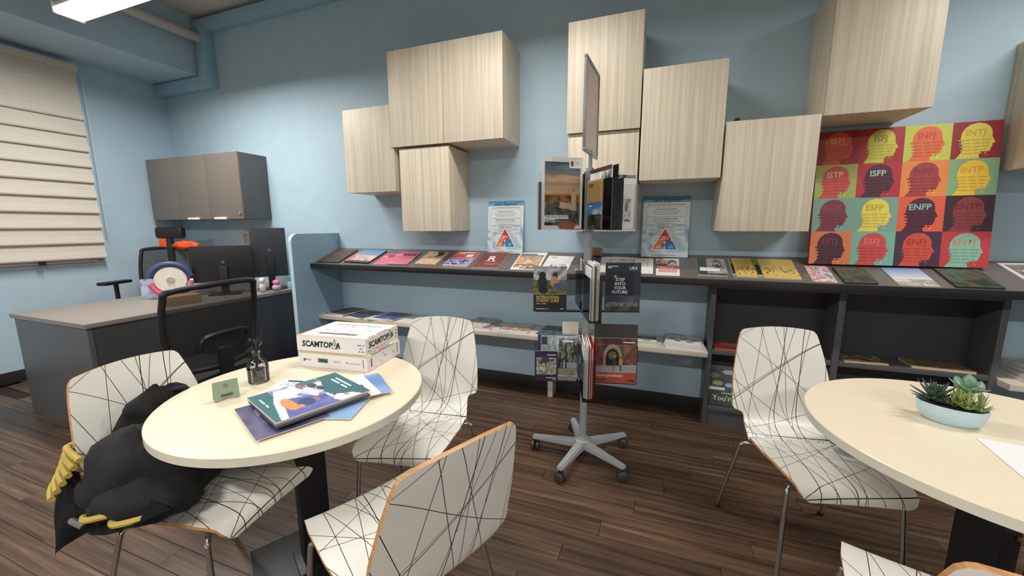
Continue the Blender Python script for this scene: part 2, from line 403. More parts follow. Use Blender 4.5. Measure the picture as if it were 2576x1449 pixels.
lamp(1.50, 2.70, 1.84, 'lit ceiling batten above the right end of the shelves')
lamp(-4.20, -3.00, -1.30, 'lit ceiling batten at the back of the room on the window side', 2.1)
lamp(-1.50, -.30, -1.30, 'lit ceiling batten behind the viewer in the middle of the room', 2.1)
lamp(1.50, 2.70, -1.30, 'lit ceiling batten behind the viewer on the right', 2.1)

# ---------------------------------------------------------------- wall cabinets
def cabinet(x0, x1, z0, z1, y0, label, doors=1, name='wall_cabinet', m=None, edge=None, group='pale wall cabinets'):
    m = m or M_OAK; cx = (x0+x1)/2
    t = thing(name, label, 'cabinet', (cx, WY, z0), 0, group); w2 = (x1-x0)/2; h = z1-z0; d = WY-y0
    box('body', (-w2, w2, -d+.02, -.001, 0, h), m, t, .0015)
    for k in range(doors):
        a = -w2+(x1-x0)*k/doors; b = -w2+(x1-x0)*(k+1)/doors
        box('door', (a+.0015, b-.0015, -d, -d+.0185, -.002, h+.002), m, t, .0012)
    return t
cabinet(-2.455, -1.965, 1.635, 2.285, 2.66, 'pale wood-grain wall cabinet, leftmost and single, nearest the grey cabinet')
cabinet(-1.985, -1.040, 1.968, 2.655, 2.65, 'wide pale two-door wall cabinet at the top of the left cluster', 2)
cabinet(-1.925, -1.483, 1.320, 1.950, 2.67, 'pale wall cabinet hanging under the wide two-door cabinet')
cabinet(-.590, -.127, 1.958, 2.625, 2.65, 'tall pale wall cabinet rising behind the sign on the rack')
cabinet(-.583, -.130, 1.320, 1.950, 2.67, 'pale wall cabinet half hidden behind the top of the brochure rack')
cabinet(-.121, .342, 1.638, 2.290, 2.65, 'pale wall cabinet just right of the rack sign, above a poster')
cabinet(.350, .808, 1.322, 1.945, 2.65, 'low pale wall cabinet beside the canvas of coloured heads')
cabinet(.815, 1.265, 1.938, 2.600, 2.65, 'high pale wall cabinet above the canvas of coloured heads')
cabinet(1.735, 2.200, 1.640, 2.290, 2.65, 'pale wall cabinet cut off by the right edge of the photo')
bm = bmesh.new(); bx(bm, .40, .425, 2.70, 2.76, 1.948, 1.975, .003)
tag(obj('hinge_block', bm, M_BPLAS, None, 35), 'small black block lying on top of the low cabinet beside the canvas', 'block')

t = thing('office_wall_cabinet', 'charcoal grey three-door wall cabinet in the corner above the desk', 'cabinet', (-4.485, WY, 1.435))
W2 = .705
box('body', (-W2, W2, -.28, -.001, 0, .63), M_GREY, t, .002)
for k in range(3):
    a = -W2+2*W2*k/3; d = box('door', (a+.002, a+2*W2/3-.002, -.30, -.281, -.0015, .632), M_GREYW, t, .0015)
    if k: box('handle', (a+.07+.06*(k == 1), a+.24+.06*(k == 1), -.318, -.30, -.004, .018), M_WHITE, d, .003)
rod('lock', [(W2-.03, -.30, .055), (W2-.03, -.315, .055)], .011, M_CHROME, t, 12)

# ---------------------------------------------------------------- sloping display shelf, low shelf, bookcase, partition
SF, SZ, TILT = 2.65, 1.02, math.atan2(.13, .35)
def on_shelf(y): return SZ+(y-SF)*math.tan(TILT)
t = thing('display_shelf', 'long sloping charcoal display shelf with a black front edge holding magazines', 'shelf', (0, SF, SZ), 0)
bm = bmesh.new(); prism(bm, [(0, 0), (.35, .13), (.35, .105), (0, -.026)], -2.905, 3.2, Matrix(((0, 0, 1, 0), (1, 0, 0, 0), (0, 1, 0, 0), (0, 0, 0, 1)))); obj('board', bm, M_TRAY, t)
box('front_edge', (-2.905, 3.2, -.014, 0, -.034, .008), M_LIP, t, .002)
LZ = .548
t = thing('low_shelf', 'pale whitewashed low shelf under the display shelf, between partition and bookcase', 'shelf', (0, 0, 0))
box('board', (-2.905, .352, 2.68, WY-.001, LZ-.035, LZ), M_SHELFW, t, .002)
box('support_panel', (-.752, -.712, 2.86, WY-.013, 0, LZ-.036), M_SHELFW, t, .002)
t = thing('low_shelf', 'pale low shelf right of the bookcase at the photo edge', 'shelf', (0, 0, 0))
box('board', (1.79, 3.2, 2.72, WY-.001, LZ-.06, LZ-.025), M_SHELFW, t, .002)
t = thing('bookcase', 'charcoal open bookcase with two bays under the display shelf', 'bookcase', (0, 0, 0))
BY = 2.80
for a, b, nm in ((.362, .392, 'side_panel'), (1.755, 1.785, 'side_panel'), (1.045, 1.080, 'divider')):
    box(nm, (a, b, BY, WY-.001, .0 if nm == 'side_panel' else .13, .985), M_GREY, t, .0015)
box('back_panel', (.392, 1.755, WY-.016, WY-.002, .03, .985), M_DARK, t)
for a, b in ((.393, 1.044), (1.081, 1.754)):
    box('shelf', (a, b, BY+.002, WY-.017, .505, .535), M_GREY, t, .0015)
    box('bottom', (a, b, BY+.002, WY-.017, .105, .133), M_GREY, t, .0015)
    box('top_rail', (a, b, BY+.002, BY+.022, .952, .984), M_GREY, t, .0015)
box('plinth', (.393, 1.754, BY+.012, BY+.03, 0, .104), M_GREY, t)
# the blue end partition with a rounded corner
bm = bmesh.new(); pts = [(2.46, 0), (3.0-.001, 0), (3.0-.001, 1.295)]
for k in range(9):
    a = R(90+90*k/8); pts.append((2.53+.07*math.cos(a), 1.225+.07*math.sin(a)))
prism(bm, pts, -2.945, -2.906, Matrix(((0, 0, 1, 0), (1, 0, 0, 0), (0, 1, 0, 0), (0, 0, 0, 1))))
for f in bm.faces:
    f.material_index = 0 if len(f.verts) > 4 else 1
pt = obj('partition', bm, [M_BLUEPANEL, M_BLUEEDGE], None, 30)
tag(pt, 'pale blue end partition with a rounded top corner beside the office desk', 'partition')

# ---------------------------------------------------------------- roman blind
t = thing('roman_blind', 'ivory pleated roman blind covering the window', 'blind', (WX+.06, 1.35, 1.05))
y0, y1 = -.95, .90
box('head_rail', (-.035, .045, y0, y1, 1.74, 1.80), mat('blind_rail', (206, 196, 178), .6), t, .004)
N = 10; H0 = .145
bm = bmesh.new()
prism(bm, [(-.012, 0), (.030, .004), (.034, .016), (.016, H0*.55), (.006, H0+.006), (-.002, H0+.006), (-.004, H0*.4)], y0, y1, Matrix(((1, 0, 0, 0), (0, 0, 1, 0), (0, 1, 0, 0), (0, 0, 0, 1))))
fm = bpy.data.meshes.new('blind_fold'); bmesh.ops.recalc_face_normals(bm, faces=bm.faces); bm.to_mesh(fm); bm.free(); fm.materials.append(M_BLIND)
for k in range(N):
    o = mesh_obj('blind_fold', fm, t); o.location = (0, 0, k*H0)
box('blind_panel', (-.002, .006, y0, y1, N*H0, 1.742), M_BLIND, t)
rod('bead_chain', [(.02, y1+.03, 1.72), (.02, y1+.035, .25)], .004, mat('bead_chain_plastic', (196, 206, 212), .4), t, 6)
box('cord_weight', (.0, .02, .44, .48, -.035, -.002), M_BPLAS, t, .003)

# ---------------------------------------------------------------- office desk
DZ = .745
t = thing('office_desk', 'charcoal L-shaped office desk with a warm grey top behind the round table', 'desk', (0, 0, 0))
DX0, DX1, DY0 = -4.32, -3.36, 1.30
M_DTOP = mat('desk_top_laminate', (140, 131, 123), .38, 0, .04, 60)
box('desk_top', (DX0, DX1, DY0, WY-.014, DZ-.03, DZ), M_DTOP, t, .002)
box('return_top', (WX+.02, DX0-.001, 2.66, WY-.014, DZ-.03, DZ), M_DTOP, t, .002)
box('modesty_panel', (DX1-.045, DX1-.02, DY0+.045, WY-.02, .0, DZ-.031), M_DARK, t, .0015)
box('end_panel', (DX0+.02, DX1-.02, DY0+.015, DY0+.043, 0, DZ-.031), M_GREY, t, .0015)

# ---------------------------------------------------------------- shell chairs
def shell_mat():
    """white laminate printed with a scatter of fine straight dark lines, laid out on the shell's own surface"""
    m = bpy.data.materials.new('white_lined_laminate'); m.use_nodes = True; nt = m.node_tree; b = nt.nodes['Principled BSDF']
    b.inputs['Roughness'].default_value = .38
    uv = nt.nodes.new('ShaderNodeUVMap'); uv.uv_map = 'UVMap'
    rg = random.Random(11); acc = None
    for k in range(26):
        if k % 2: a = rg.uniform(-.32, .32)+math.pi/2          # lines running up the shell
        else: a = rg.uniform(-.75, .75)
        px, py = rg.uniform(-.19, .19), (k+.5)/26*1.0
        if k % 2: px, py = -.19+.38*((k//2)+.5)/13+rg.uniform(-.02, .02), rg.uniform(.2, .8)
        n = (-math.sin(a), math.cos(a)); c = n[0]*px+n[1]*py
        d = nt.nodes.new('ShaderNodeVectorMath'); d.operation = 'DOT_PRODUCT'; d.inputs[1].default_value = (n[0], n[1], 0)
        nt.links.new(uv.outputs['UV'], d.inputs[0])
        s = nt.nodes.new('ShaderNodeMath'); s.operation = 'COMPARE'; s.inputs[1].default_value = c; s.inputs[2].default_value = .0010 if k % 5 else .0015
        nt.links.new(d.outputs['Value'], s.inputs[0])
        if acc is None: acc = s.outputs[0]
        else:
            q = nt.nodes.new('ShaderNodeMath'); q.operation = 'MAXIMUM'; nt.links.new(acc, q.inputs[0]); nt.links.new(s.outputs[0], q.inputs[1]); acc = q.outputs[0]
    mx = nt.nodes.new('ShaderNodeMix'); mx.data_type = 'RGBA'; mx.inputs[6].default_value = (*lin((232, 230, 222)), 1); mx.inputs[7].default_value = (*lin((46, 44, 44)), 1)
    nt.links.new(acc, mx.inputs[0]); nt.links.new(mx.outputs[2], b.inputs['Base Color']); MATS[m.name] = m; return m
M_SHELL = shell_mat()
def interp(tab, s):
    for (a, *va), (b, *vb) in zip(tab, tab[1:]):
        if s <= b:
            t = (s-a)/(b-a) if b > a else 0
            return [p+(q-p)*t for p, q in zip(va, vb)]
    return list(tab[-1][1:])
def shell_mesh():
    ctl = [(.262, .418), (.258, .438), (.232, .455), (.14, .459), (0, .448), (-.11, .441), (-.180, .452), (-.224, .488), (-.246, .54), (-.272, .65), (-.298, .76), (-.316, .83), (-.328, .885)]
    P = smooth_path([(0, y, z) for y, z in ctl], 10)
    # arc length
    S = [0.0]
    for a, b in zip(P, P[1:]): S.append(S[-1]+(b-a).length)
    tot = S[-1]
    def at(s):
        for i in range(len(S)-1):
            if s <= S[i+1]:
                t = (s-S[i])/(S[i+1]-S[i]); return P[i].lerp(P[i+1], t)
        return P[-1]
    zb = next(S[i] for i in range(len(P)) if P[i].z > .505 and P[i].y < -.15)   # where the wide back starts
    hw = [(0, .150), (.012, .172), (.03, .184), (.10, .196), (.24, .200), (.38, .188), (zb-.075, .166), (zb-.028, .160), (zb-.012, .166), (zb-.004, .184), (zb+.004, .200), (zb+.02, .207), (zb+.06, .208),
          (zb+.16, .203), (tot-.10, .182), (tot-.05, .172), (tot-.02, .164), (tot-.006, .154), (tot, .144)]
    ss = sorted(set([0, .006, .012, .02, .03, .05]+[tot*k/44 for k in range(2, 44)]+[zb+d for d in (-.028, -.02, -.012, -.008, -.004, 0, .004, .01, .02)]+[tot-.03, tot-.02, tot-.012, tot-.006, tot-.002, tot]))
    nu = 12; T = .0055; top = []; bot = []; bm = bmesh.new(); uvl = {}
    eps = .004
    for s in ss:
        p = at(s); tg = (at(min(s+eps, tot))-at(max(s-eps, 0))).normalized(); n = Vector((0, -tg.z, tg.y))   # up / toward the sitter
        n = Vector((1, 0, 0)).cross(tg)
        if n.z < 0 and s < tot*.4: n = -n
        if s >= tot*.4 and n.y < 0: n = -n
        wv = interp(hw, s)[0]; ra, rb = [], []
        back = max(0, min(1, (s-zb+.05)/.12)); seat = 1-back
        arch = max(0, (s-(tot-.14))/.14)
        for k in range(nu+1):
            u = -1+2*k/nu; x = u*wv
            curl = (x/.2)**2
            q = p+n*(curl*(.018*back+.010*seat))+tg*(-.014*arch*u*u)
            q = Vector((x, q.y, q.z)); a = bm.verts.new(q+n*T); b_ = bm.verts.new(q-n*T)
            uvl[a] = (x, s); uvl[b_] = (-x*.97, s*1.02); ra.append(a); rb.append(b_)
        top.append(ra); bot.append(rb)
    for i in range(len(ss)-1):
        for k in range(nu):
            bm.faces.new((top[i][k], top[i][k+1], top[i+1][k+1], top[i+1][k]))
            bm.faces.new((bot[i][k], bot[i+1][k], bot[i+1][k+1], bot[i][k+1]))
        for k in (0, nu):
            bm.faces.new((top[i][k], top[i+1][k], bot[i+1][k], bot[i][k])).material_index = 1
    for i in (0, len(ss)-1):
        for k in range(nu):
            bm.faces.new((top[i][k], top[i][k+1], bot[i][k+1], bot[i][k])).material_index = 1
    L = bm.loops.layers.uv.new('UVMap')
    for f in bm.faces:
        for lp in f.loops: lp[L].uv = uvl[lp.vert]
    bmesh.ops.recalc_face_normals(bm, faces=bm.faces)
    me = bpy.data.meshes.new('shell'); bm.to_mesh(me); bm.free()
    for p in me.polygons: p.use_smooth = True
    me.set_sharp_from_angle(angle=R(50)); return me
def make_chair(label):
    t = thing('shell_chair', label, 'chair', group='white shell chairs around the round tables')
    mesh_obj('shell', shell_mesh(), t, [M_SHELL, M_PLY])
    for s in (-1, 1):
        rod('leg', [(s*.05, .15, .425), (s*.150, .175, .424), (s*.178, .198, .414), (s*.190, .208, .37), (s*.208, .238, .012)], .0085, M_CHROME, t, 10, 5)
        rod('leg', [(s*.05, -.075, .412), (s*.165, -.105, .412), (s*.195, -.120, .402), (s*.208, -.130, .36), (s*.232, -.235, .012)], .0085, M_CHROME, t, 10, 5)
        for yy, xx in ((.238, .208), (-.235, .232)): turned('foot', [(0, 0), (.011, 0), (.011, .014), (0, .016)], M_BPLAS, t, 10, off=(s*xx, yy, 0))
    bm = bmesh.new(); tube(bm, [(0, .13, .423), (0, -.08, .409)], .012, 8)
    obj('under_seat_bar', bm, M_STEEL, t, 40)
    return t
c0 = None
def chair(x, y, ang, label):
    global c0
    if c0 is None: c0 = make_chair(label); o = c0
    else: o = copy_tree(c0); o['label'] = label
    o.location = (x, y, 0); o.rotation_euler = (0, 0, R(ang-90)); return o
chair(-1.440, .808, 7, 'white line-patterned shell chair holding the black bag')
chair(-.975, 1.425, -80, 'white line-patterned shell chair behind the table with the game boxes')
chair(-.660, .838, 155, 'white line-patterned shell chair nearest the viewer, seen from behind')
chair(.625, 1.765, -77, 'white line-patterned shell chair between the bookcase and the plant table')
chair(.665, .955, 77, 'white line-patterned shell chair mostly below the photo, nearest side of the plant table')
chair(1.265, 1.238, 105, 'white line-patterned shell chair cut off at the lower right corner, beside the table column')

# ---------------------------------------------------------------- round tables
def table(x, y, r, label, rz):
    t = thing('round_table', label, 'table', (x, y, 0), rz, 'round cream tables')
    turned('table_top', [(0, .708), (r-.004, .708), (r, .711), (r, .737), (r-.003, .740), (0, .740)], [M_TABLE, M_TEDGE], t, 96, sharp=30)
    o = COL.objects[-1]
    me = [c for c in t.children if c.name.startswith('table_top')]
    me = me[0].data if me else None
    if me:
        for p in me.polygons:
            if abs(p.normal.z) < .7: p.material_index = 1
    box('column', (-.05, .05, -.05, .05, .03, .706), M_BLACK, t, .004)
    box('base_plate', (-.21, .21, -.21, .21, 0, .014), M_BLACK, t, .004)
    box('base_collar', (-.075, .075, -.075, .075, .014, .03), M_BLACK, t, .003)
    return t
table(-1.235, 1.035, .445, 'round cream table with black column holding game boxes and brochures', R(-30))
table(.975, 1.460, .465, 'round cream table with black column holding the blue plant pot', R(34))

# ---------------------------------------------------------------- brochure rack on casters
RX, RY = -.345, 2.135
t = thing('brochure_rack', 'grey rotating brochure rack with clear pockets on a five-star caster base', 'rack', (RX, RY, 0))
for k in range(5):
    a = R(40+72*k); M = Matrix.Rotation(a, 4, 'Z')
    bm = bmesh.new()
    for (x0, w0, z0, z1), (x1, w1, z2, z3) in (((.025, .032, .066, .108), (.30, .019, .070, .094)),):
        vs = [bm.verts.new(M @ Vector(p)) for p in ((x0, -w0, z0), (x0, w0, z0), (x0, w0*.8, z1), (x0, -w0*.8, z1), (x1, -w1, z2), (x1, w1, z2), (x1, w1*.8, z3), (x1, -w1*.8, z3))]
        for q in ((0, 3, 2, 1), (4, 5, 6, 7), (0, 1, 5, 4), (1, 2, 6, 5), (2, 3, 7, 6), (3, 0, 4, 7)): bm.faces.new([vs[i] for i in q])
    bmesh.ops.bevel(bm, geom=list(bm.edges), offset=.007, segments=2, affect='EDGES')
    leg = obj('base_arm', bm, M_GPLAS, t, 40)
    bm = bmesh.new()
    for s in (-1, 1):
        r0 = len(bm.verts)
        lathe(bm, [(0, s*.004), (.024, s*.004), (.030, s*.008), (.030, s*.020), (.022, s*.026), (0, s*.026)], 18)
    bmesh.ops.rotate(bm, verts=bm.verts, matrix=Matrix.Rotation(R(90), 3, 'X'))
    bmesh.ops.rotate(bm, verts=bm.verts, matrix=Matrix.Rotation(R(50*k), 3, 'Z'))
    bmesh.ops.translate(bm, verts=bm.verts, vec=M @ Vector((.285, 0, .030)))
    cs = obj('caster', bm, M_CASTER, t, 40)
    p = M @ Vector((.285, 0, 0)); rod('caster_stem', [(p.x, p.y, .034), (p.x, p.y, .076)], .010, M_BPLAS, cs, 8)
turned('base_hub', [(0, .062), (.045, .062), (.050, .075), (.048, .110), (.036, .120), (.034, .128), (0, .128)], M_GPLAS, t, 28)
rod('pole', [(0, 0, .11), (0, 0, 1.655)], .021, M_GMETAL, t, 24)
rod('sign_rod', [(0, 0, 1.655), (0, 0, 1.745)], .011, M_GMETAL, t, 14)
# sign frame seen almost edge on
sa = R(86); S = Matrix.Translation((0, 0, 1.72)) @ Matrix.Rotation(sa, 4, 'Z')
fr = box('sign_frame', (-.150, .150, -.007, .007, 0, .018), M_GMETAL, t, .002, S)
for d in ((-.150, -.136, -.007, .007, .018, .425), (.136, .150, -.007, .007, .018, .425), (-.150, .150, -.007, .007, .425, .440)): box('sign_frame', d, M_GMETAL, t, .002, S)
box('sign_sheet', (-.135, .135, -.002, .002, .018, .424), mat('sign_sheet_paper', (214, 196, 186), .4, 0, .04, 12), t, 0, S)
TIERS = [(1.335, .30, 36, .285, 'upper'), (.885, .275, 18, .285, 'middle'), (.475, .275, 14, .285, 'lower')]
def fin_dir(ti, k): a = R(TIERS[ti][2]+90*k-90); return Vector((math.cos(a), math.sin(a), 0))     # k=0 front, 1 right, 2 back, 3 left
for ti, (z0, hh, ph, L, nm) in enumerate(TIERS):
    turned('tier_collar', [(.0215, z0-.012), (.030, z0-.012), (.030, z0+.004), (.025, z0+.006), (.025, z0+hh-.02), (.030, z0+hh-.018), (.030, z0+hh), (.0215, z0+hh)], M_ACEDGE, t, 20)
    for k in range(4):
        d = fin_dir(ti, k); a = math.atan2(d.y, d.x); M = Matrix.Rotation(a, 4, 'Z')
        pk = box('pocket', (.026, L, -.0012, .0012, z0, z0+hh), M_ACRYL, t, 0, M)
        for s in (-1, 1):
            box('pocket_front', (.034, L, s*.030-.001, s*.030+.001, z0, z0+hh*.80), M_ACRYL, pk, 0, M)
            box('pocket_floor', (.034, L, min(0, s*.030), max(0, s*.030), z0-.002, z0), M_ACRYL, pk, 0, M)
            box('pocket_side', (L-.002, L, min(0, s*.030), max(0, s*.030), z0, z0+hh*.80), M_ACEDGE, pk, 0, M)
def rack_slot(ti, k, side, out, off, lift=0.0, lean=0.0):
    """where a sheet stands in a pocket: distance out along the fin, offset from its backing sheet"""
    d = fin_dir(ti, k); n = Vector((-d.y, d.x, 0))*side
    p = Vector((RX, RY, TIERS[ti][0]+.002+lift))+d*out+n*off
    return facing(p, n, lean)
G1 = 'brochures in the rotating rack'
# upper tier
p = Pic(50, 76, (236, 236, 232))
p.grad(.06, .50, .95, .93, (222, 176, 130), (58, 84, 106)).grad(.06, .05, .95, .50, (54, 50, 44), (214, 132, 58))
rg_ = np.random.default_rng(4)
for k in range(26):
    yy = rg_.uniform(.56, .90); p.put((((p.X-rg_.uniform(.1, .95))/rg_.uniform(.12, .30))**2+((p.Y-yy)/rg_.uniform(.012, .035))**2 < 1) & (p.X > .06) & (p.X < .95) & (p.Y < .93), (232, 170, 120) if yy < .74 else (112, 126, 136), .38)
p.blot(.06, .36, .95, .47, [(60, 52, 36), (110, 80, 44), (176, 110, 46)], 9, 4).blot(.06, .05, .95, .36, [(48, 48, 42), (100, 96, 88), (70, 84, 60), (150, 140, 130)], 9, 5)
p.poly([(.42, .30), (.46, .42), (.70, .40), (.72, .28)], (214, 186, 150)).poly([(.40, .38), (.48, .45), (.70, .42), (.72, .37)], (176, 98, 66)).rect(.72, .26, .84, .53, (210, 182, 146)).rect(.76, .53, .80, .56, (150, 120, 96))
p.ell(.62, .05, .22, .07, (170, 92, 66)).rect(.66, .86, .95, .97, (238, 238, 236)).rect(.70, .88, .76, .95, (120, 40, 50)).rect(.06, .15, .66, .20, (240, 240, 238)).rect(.06, .10, .33, .145, (240, 240, 238)).rect(.06, .05, .26, .09, (30, 30, 30))
magazine('brochure', 'white-bordered brochure with a sunset church tower in the upper left rack pocket', .225, .365, .004, p,
         [('High value scholarships for', .08, .165, .0155, (60, 60, 60), 'LEFT'), ('Singapore', .08, .112, .017, (30, 30, 30), 'LEFT', .012), ('WESTERN', .78, .93, .007, (90, 90, 90), 'LEFT'), ('AUSTRALIA', .78, .905, .007, (90, 90, 90), 'LEFT')], G1, 'brochure', rack_slot(0, 3, 1, .160, .008))
p = Pic(40, 60, (232, 230, 226)).rect(0, .55, 1, 1, (196, 160, 92)).rect(0, 0, 1, .55, (66, 128, 190)).blot(0, .28, 1, .45, [(230, 236, 240), (120, 165, 210), (66, 128, 190)], 5, 7).blot(0, 0, 1, .30, [(40, 48, 30), (70, 84, 52), (96, 104, 84)], 8, 8)
magazine('brochure', 'tan and blue brochure with trees in the upper right rack pocket', .150, .245, .004, p, [((10,), .08, .90, .010, (60, 50, 40), 'LEFT'), ((10,), .08, .86, .010, (60, 50, 40), 'LEFT'), ((5,), .12, .46, .014, (240, 244, 248), 'LEFT', .01)], G1, 'brochure', rack_slot(0, 0, -1, .115, .026))
p = Pic(40, 60, (232, 230, 226)).blot(.55, .0, 1, 1, [(40, 44, 40), (120, 126, 120), (220, 220, 216)], 6, 9).rect(0, .93, 1, 1, (78, 30, 34))
magazine('brochure', 'white magazine with a dark red top behind the tan brochure in the rack', .215, .300, .006, p, [((6, 5,), .62, .5, .012, (60, 60, 60), 'CENTER')], G1, 'brochure', rack_slot(0, 0, -1, .150, .012))
for i, (o_, of, hh_, c, lb) in enumerate(((.165, .007, .300, (236, 236, 236), 'white curled brochure'), (.160, .015, .288, (214, 216, 220), 'pale grey brochure with a red foot'), (.155, .023, .270, (240, 238, 232), 'cream brochure'))):
    p = Pic(30, 42, c).blot(.1, .15, .9, .6, [c, (170, 174, 180), c, (120, 122, 130)], 5, 20+i)
    if i == 1: p.rect(0, 0, 1, .14, (206, 60, 70)).blot(0, .75, 1, 1, [(90, 60, 80), (170, 150, 160), (60, 40, 50)], 5, 6)
    magazine('brochure', lb+' in the right pocket of the upper rack tier', .205, hh_, .004, p, (), G1, 'brochure', rack_slot(0, 1, -1, o_, of))
# middle tier
p = Pic(46, 60, (34, 36, 46)).grad(0, .38, 1, 1, (150, 150, 140), (120, 140, 170)).blot(0, .70, 1, 1, [(126, 140, 160), (196, 204, 210), (110, 116, 110)], 5, 31).blot(0, .40, 1, .70, [(92, 100, 60), (120, 120, 66), (70, 76, 44)], 8, 32)
p.ell(.28, .80, .10, .09, (40, 34, 34)).ell(.27, .63, .14, .18, (36, 36, 40)).ell(.30, .48, .14, .08, (30, 30, 32)).ell(.65, .80, .075, .07, (60, 40, 30)).ell(.63, .66, .13, .12, (190, 140, 84)).ell(.78, .58, .20, .06, (66, 90, 150)).blot(0, 0, 1, .38, [(34, 36, 46), (40, 42, 54)], 3, 5)
magazine('brochure', 'dark student guide with yellow lettering in the middle left rack pocket', .182, .250, .005, p,
         [('INTERNATIONAL', .09, .29, .0245, (222, 196, 84), 'LEFT', .010, .66), ('STUDENT GUIDE', .09, .215, .0245, (222, 196, 84), 'LEFT', .010, .66), ((4, 5,), .09, .165, .010, (190, 170, 90), 'LEFT'), ((10, 2,), .09, .05, .009, (210, 210, 210), 'LEFT'), ((4,), .86, .05, .009, (210, 210, 210))], G1, 'brochure', rack_slot(1, 3, 1, .205, .031))
p = Pic(46, 66, (36, 42, 66)).rect(0, 0, 1, .34, (84, 88, 118)).rect(.80, 0, 1, 1, (70, 76, 104), .55).blot(0, 0, 1, .14, [(54, 62, 50), (70, 80, 62), (96, 104, 96)], 8, 41).blot(.02, .10, .95, .20, [(70, 78, 84), (170, 176, 168), (70, 78, 84), (200, 204, 196)], 14, 43).blot(0, .20, 1, .34, [(60, 64, 94), (104, 106, 138)], 3, 44)
p.poly([(.24, .72), (.27, .735), (.285, .77), (.30, .735), (.33, .72), (.30, .705), (.285, .67), (.27, .705)], (226, 200, 130))
magazine('brochure', 'navy prospectus with white capital lettering in the middle right rack pocket', .190, .270, .006, p,
         [('STEP', .42, .63, .0235, (244, 244, 244), 'CENTER', .022), ('INTO', .42, .545, .0235, (244, 244, 244), 'CENTER', .022), ('YOUR', .42, .46, .0235, (244, 244, 244), 'CENTER', .022), ('FUTURE', .42, .375, .0235, (244, 244, 244), 'CENTER', .022), ('UEA', .78, .86, .024, (244, 244, 244), 'CENTER', .006), ((13,), .06, .92, .008, (244, 244, 244), 'LEFT'), ((5,), .06, .89, .008, (244, 244, 244), 'LEFT')], G1, 'brochure', rack_slot(1, 1, -1, .190, .0225))
BC = [(44, 66, 110), (230, 230, 228), (150, 146, 140), (40, 44, 60), (226, 220, 206), (88, 110, 150)]
def edge_pack(ti, side, cols, label, w=.200, h=.285, t0=.006, out=.155, lift=0):
    off = .003
    for i, c in enumerate(cols):
        th = .0045; p = Pic(20, 28, c).blot(.1, .15, .9, .7, [c, tuple(int(v*.6) for v in c), (220, 220, 216)], 4, 50+i+ti*10).rect(.1, .8, .7, .86, (236, 236, 234))
        magazine('brochure', label % (['front', 'second', 'third', 'fourth', 'fifth', 'sixth'][len(cols)-1-i]), w-.006*i, h-.012*(i % 3), th, p, (), G1, 'brochure', rack_slot(ti, 0, side, out-.002*i, off, lift), pages=ink(c) if c[0] > 200 and c[1] < 80 else None); off += th+.0012
edge_pack(1, 1, [(40, 44, 60), (44, 66, 110), (150, 146, 140), (70, 74, 84)], 'edge-on brochure, %s from outside, right side of the middle forward pocket')
edge_pack(1, -1, [(226, 226, 222), (44, 84, 150), (236, 236, 234)], 'edge-on brochure, %s from outside, left side of the middle forward pocket')
edge_pack(2, 1, [(240, 240, 238), (206, 40, 46), (236, 236, 236), (214, 44, 50)], 'edge-on red or white leaflet, %s from outside, right side of the lower forward pocket')
edge_pack(2, -1, [(190, 150, 160), (236, 234, 230), (120, 110, 116), (230, 228, 224)], 'edge-on pale leaflet, %s from outside, left side of the lower forward pocket')
# lower tier
p = Pic(50, 58, (200, 90, 66)).blot(0, .24, 1, 1, [(74, 54, 50), (150, 92, 84), (110, 80, 74), (170, 120, 110)], 9, 61).rect(0, .25, 1, .42, (178, 178, 186)).blot(0, .36, .2, .80, [(120, 60, 58), (156, 88, 82)], 5, 62)
p.ell(.42, .60, .22, .26, (176, 158, 140)).rect(.20, .36, .64, .60, (176, 158, 140)).ell(.42, .58, .155, .19, (40, 34, 34)).rect(.265, .40, .575, .58, (40, 34, 34)).ell(.42, .62, .10, .09, (110, 120, 70)).rect(0, .25, .26, .40, (178, 178, 186), .7).rect(.58, .28, 1, .40, (178, 178, 186), .7)
p.rect(.42, .40, .52, .58, (50, 66, 80)).rect(.43, .26, .46, .40, (196, 120, 80)).rect(.48, .26, .51, .40, (196, 120, 80)).ell(.47, .60, .03, .035, (190, 140, 110)).rect(.58, .42, .66, .55, (216, 170, 80)).rect(.60, .28, .65, .42, (70, 90, 140)).ell(.62, .575, .025, .03, (170, 120, 100)).rect(0, 0, 1, .22, (204, 92, 68)).blot(0, .86, 1, 1, [(70, 50, 48), (130, 80, 74)], 8, 63)
magazine('brochure', 'red-footed undergraduate brochure with a brick arch in the lower right rack pocket', .228, .262, .005, p,
         [('Undergraduate', .02, .145, .025, (248, 240, 236), 'LEFT', .006), ('Guide', .02, .05, .023, (60, 26, 22), 'LEFT', .006), ((4,), .88, .05, .016, (60, 26, 22), 'CENTER', .01), ((10,), .66, .90, .012, (244, 244, 244), 'LEFT')], G1, 'brochure', rack_slot(2, 1, -1, .168, .024))
p = Pic(50, 60, (180, 196, 196)).blot(0, .0, 1, .30, [(150, 156, 130), (170, 176, 150), (120, 130, 100)], 6, 71).blot(0, .3, .42, 1, [(150, 170, 176), (186, 204, 206), (130, 150, 160)], 5, 72).rect(.42, .5, .75, 1, (190, 206, 222)).blot(.5, .42, 1, .95, [(90, 96, 60), (60, 70, 44), (186, 200, 210), (80, 92, 56)], 9, 73).rect(.02, .8, .18, .97, (60, 72, 80))
for x in (.48, .53, .58, .68): p.rect(x, .28, x+.035, .48, (44, 50, 70)).ell(x+.017, .50, .018, .022, (90, 70, 60))
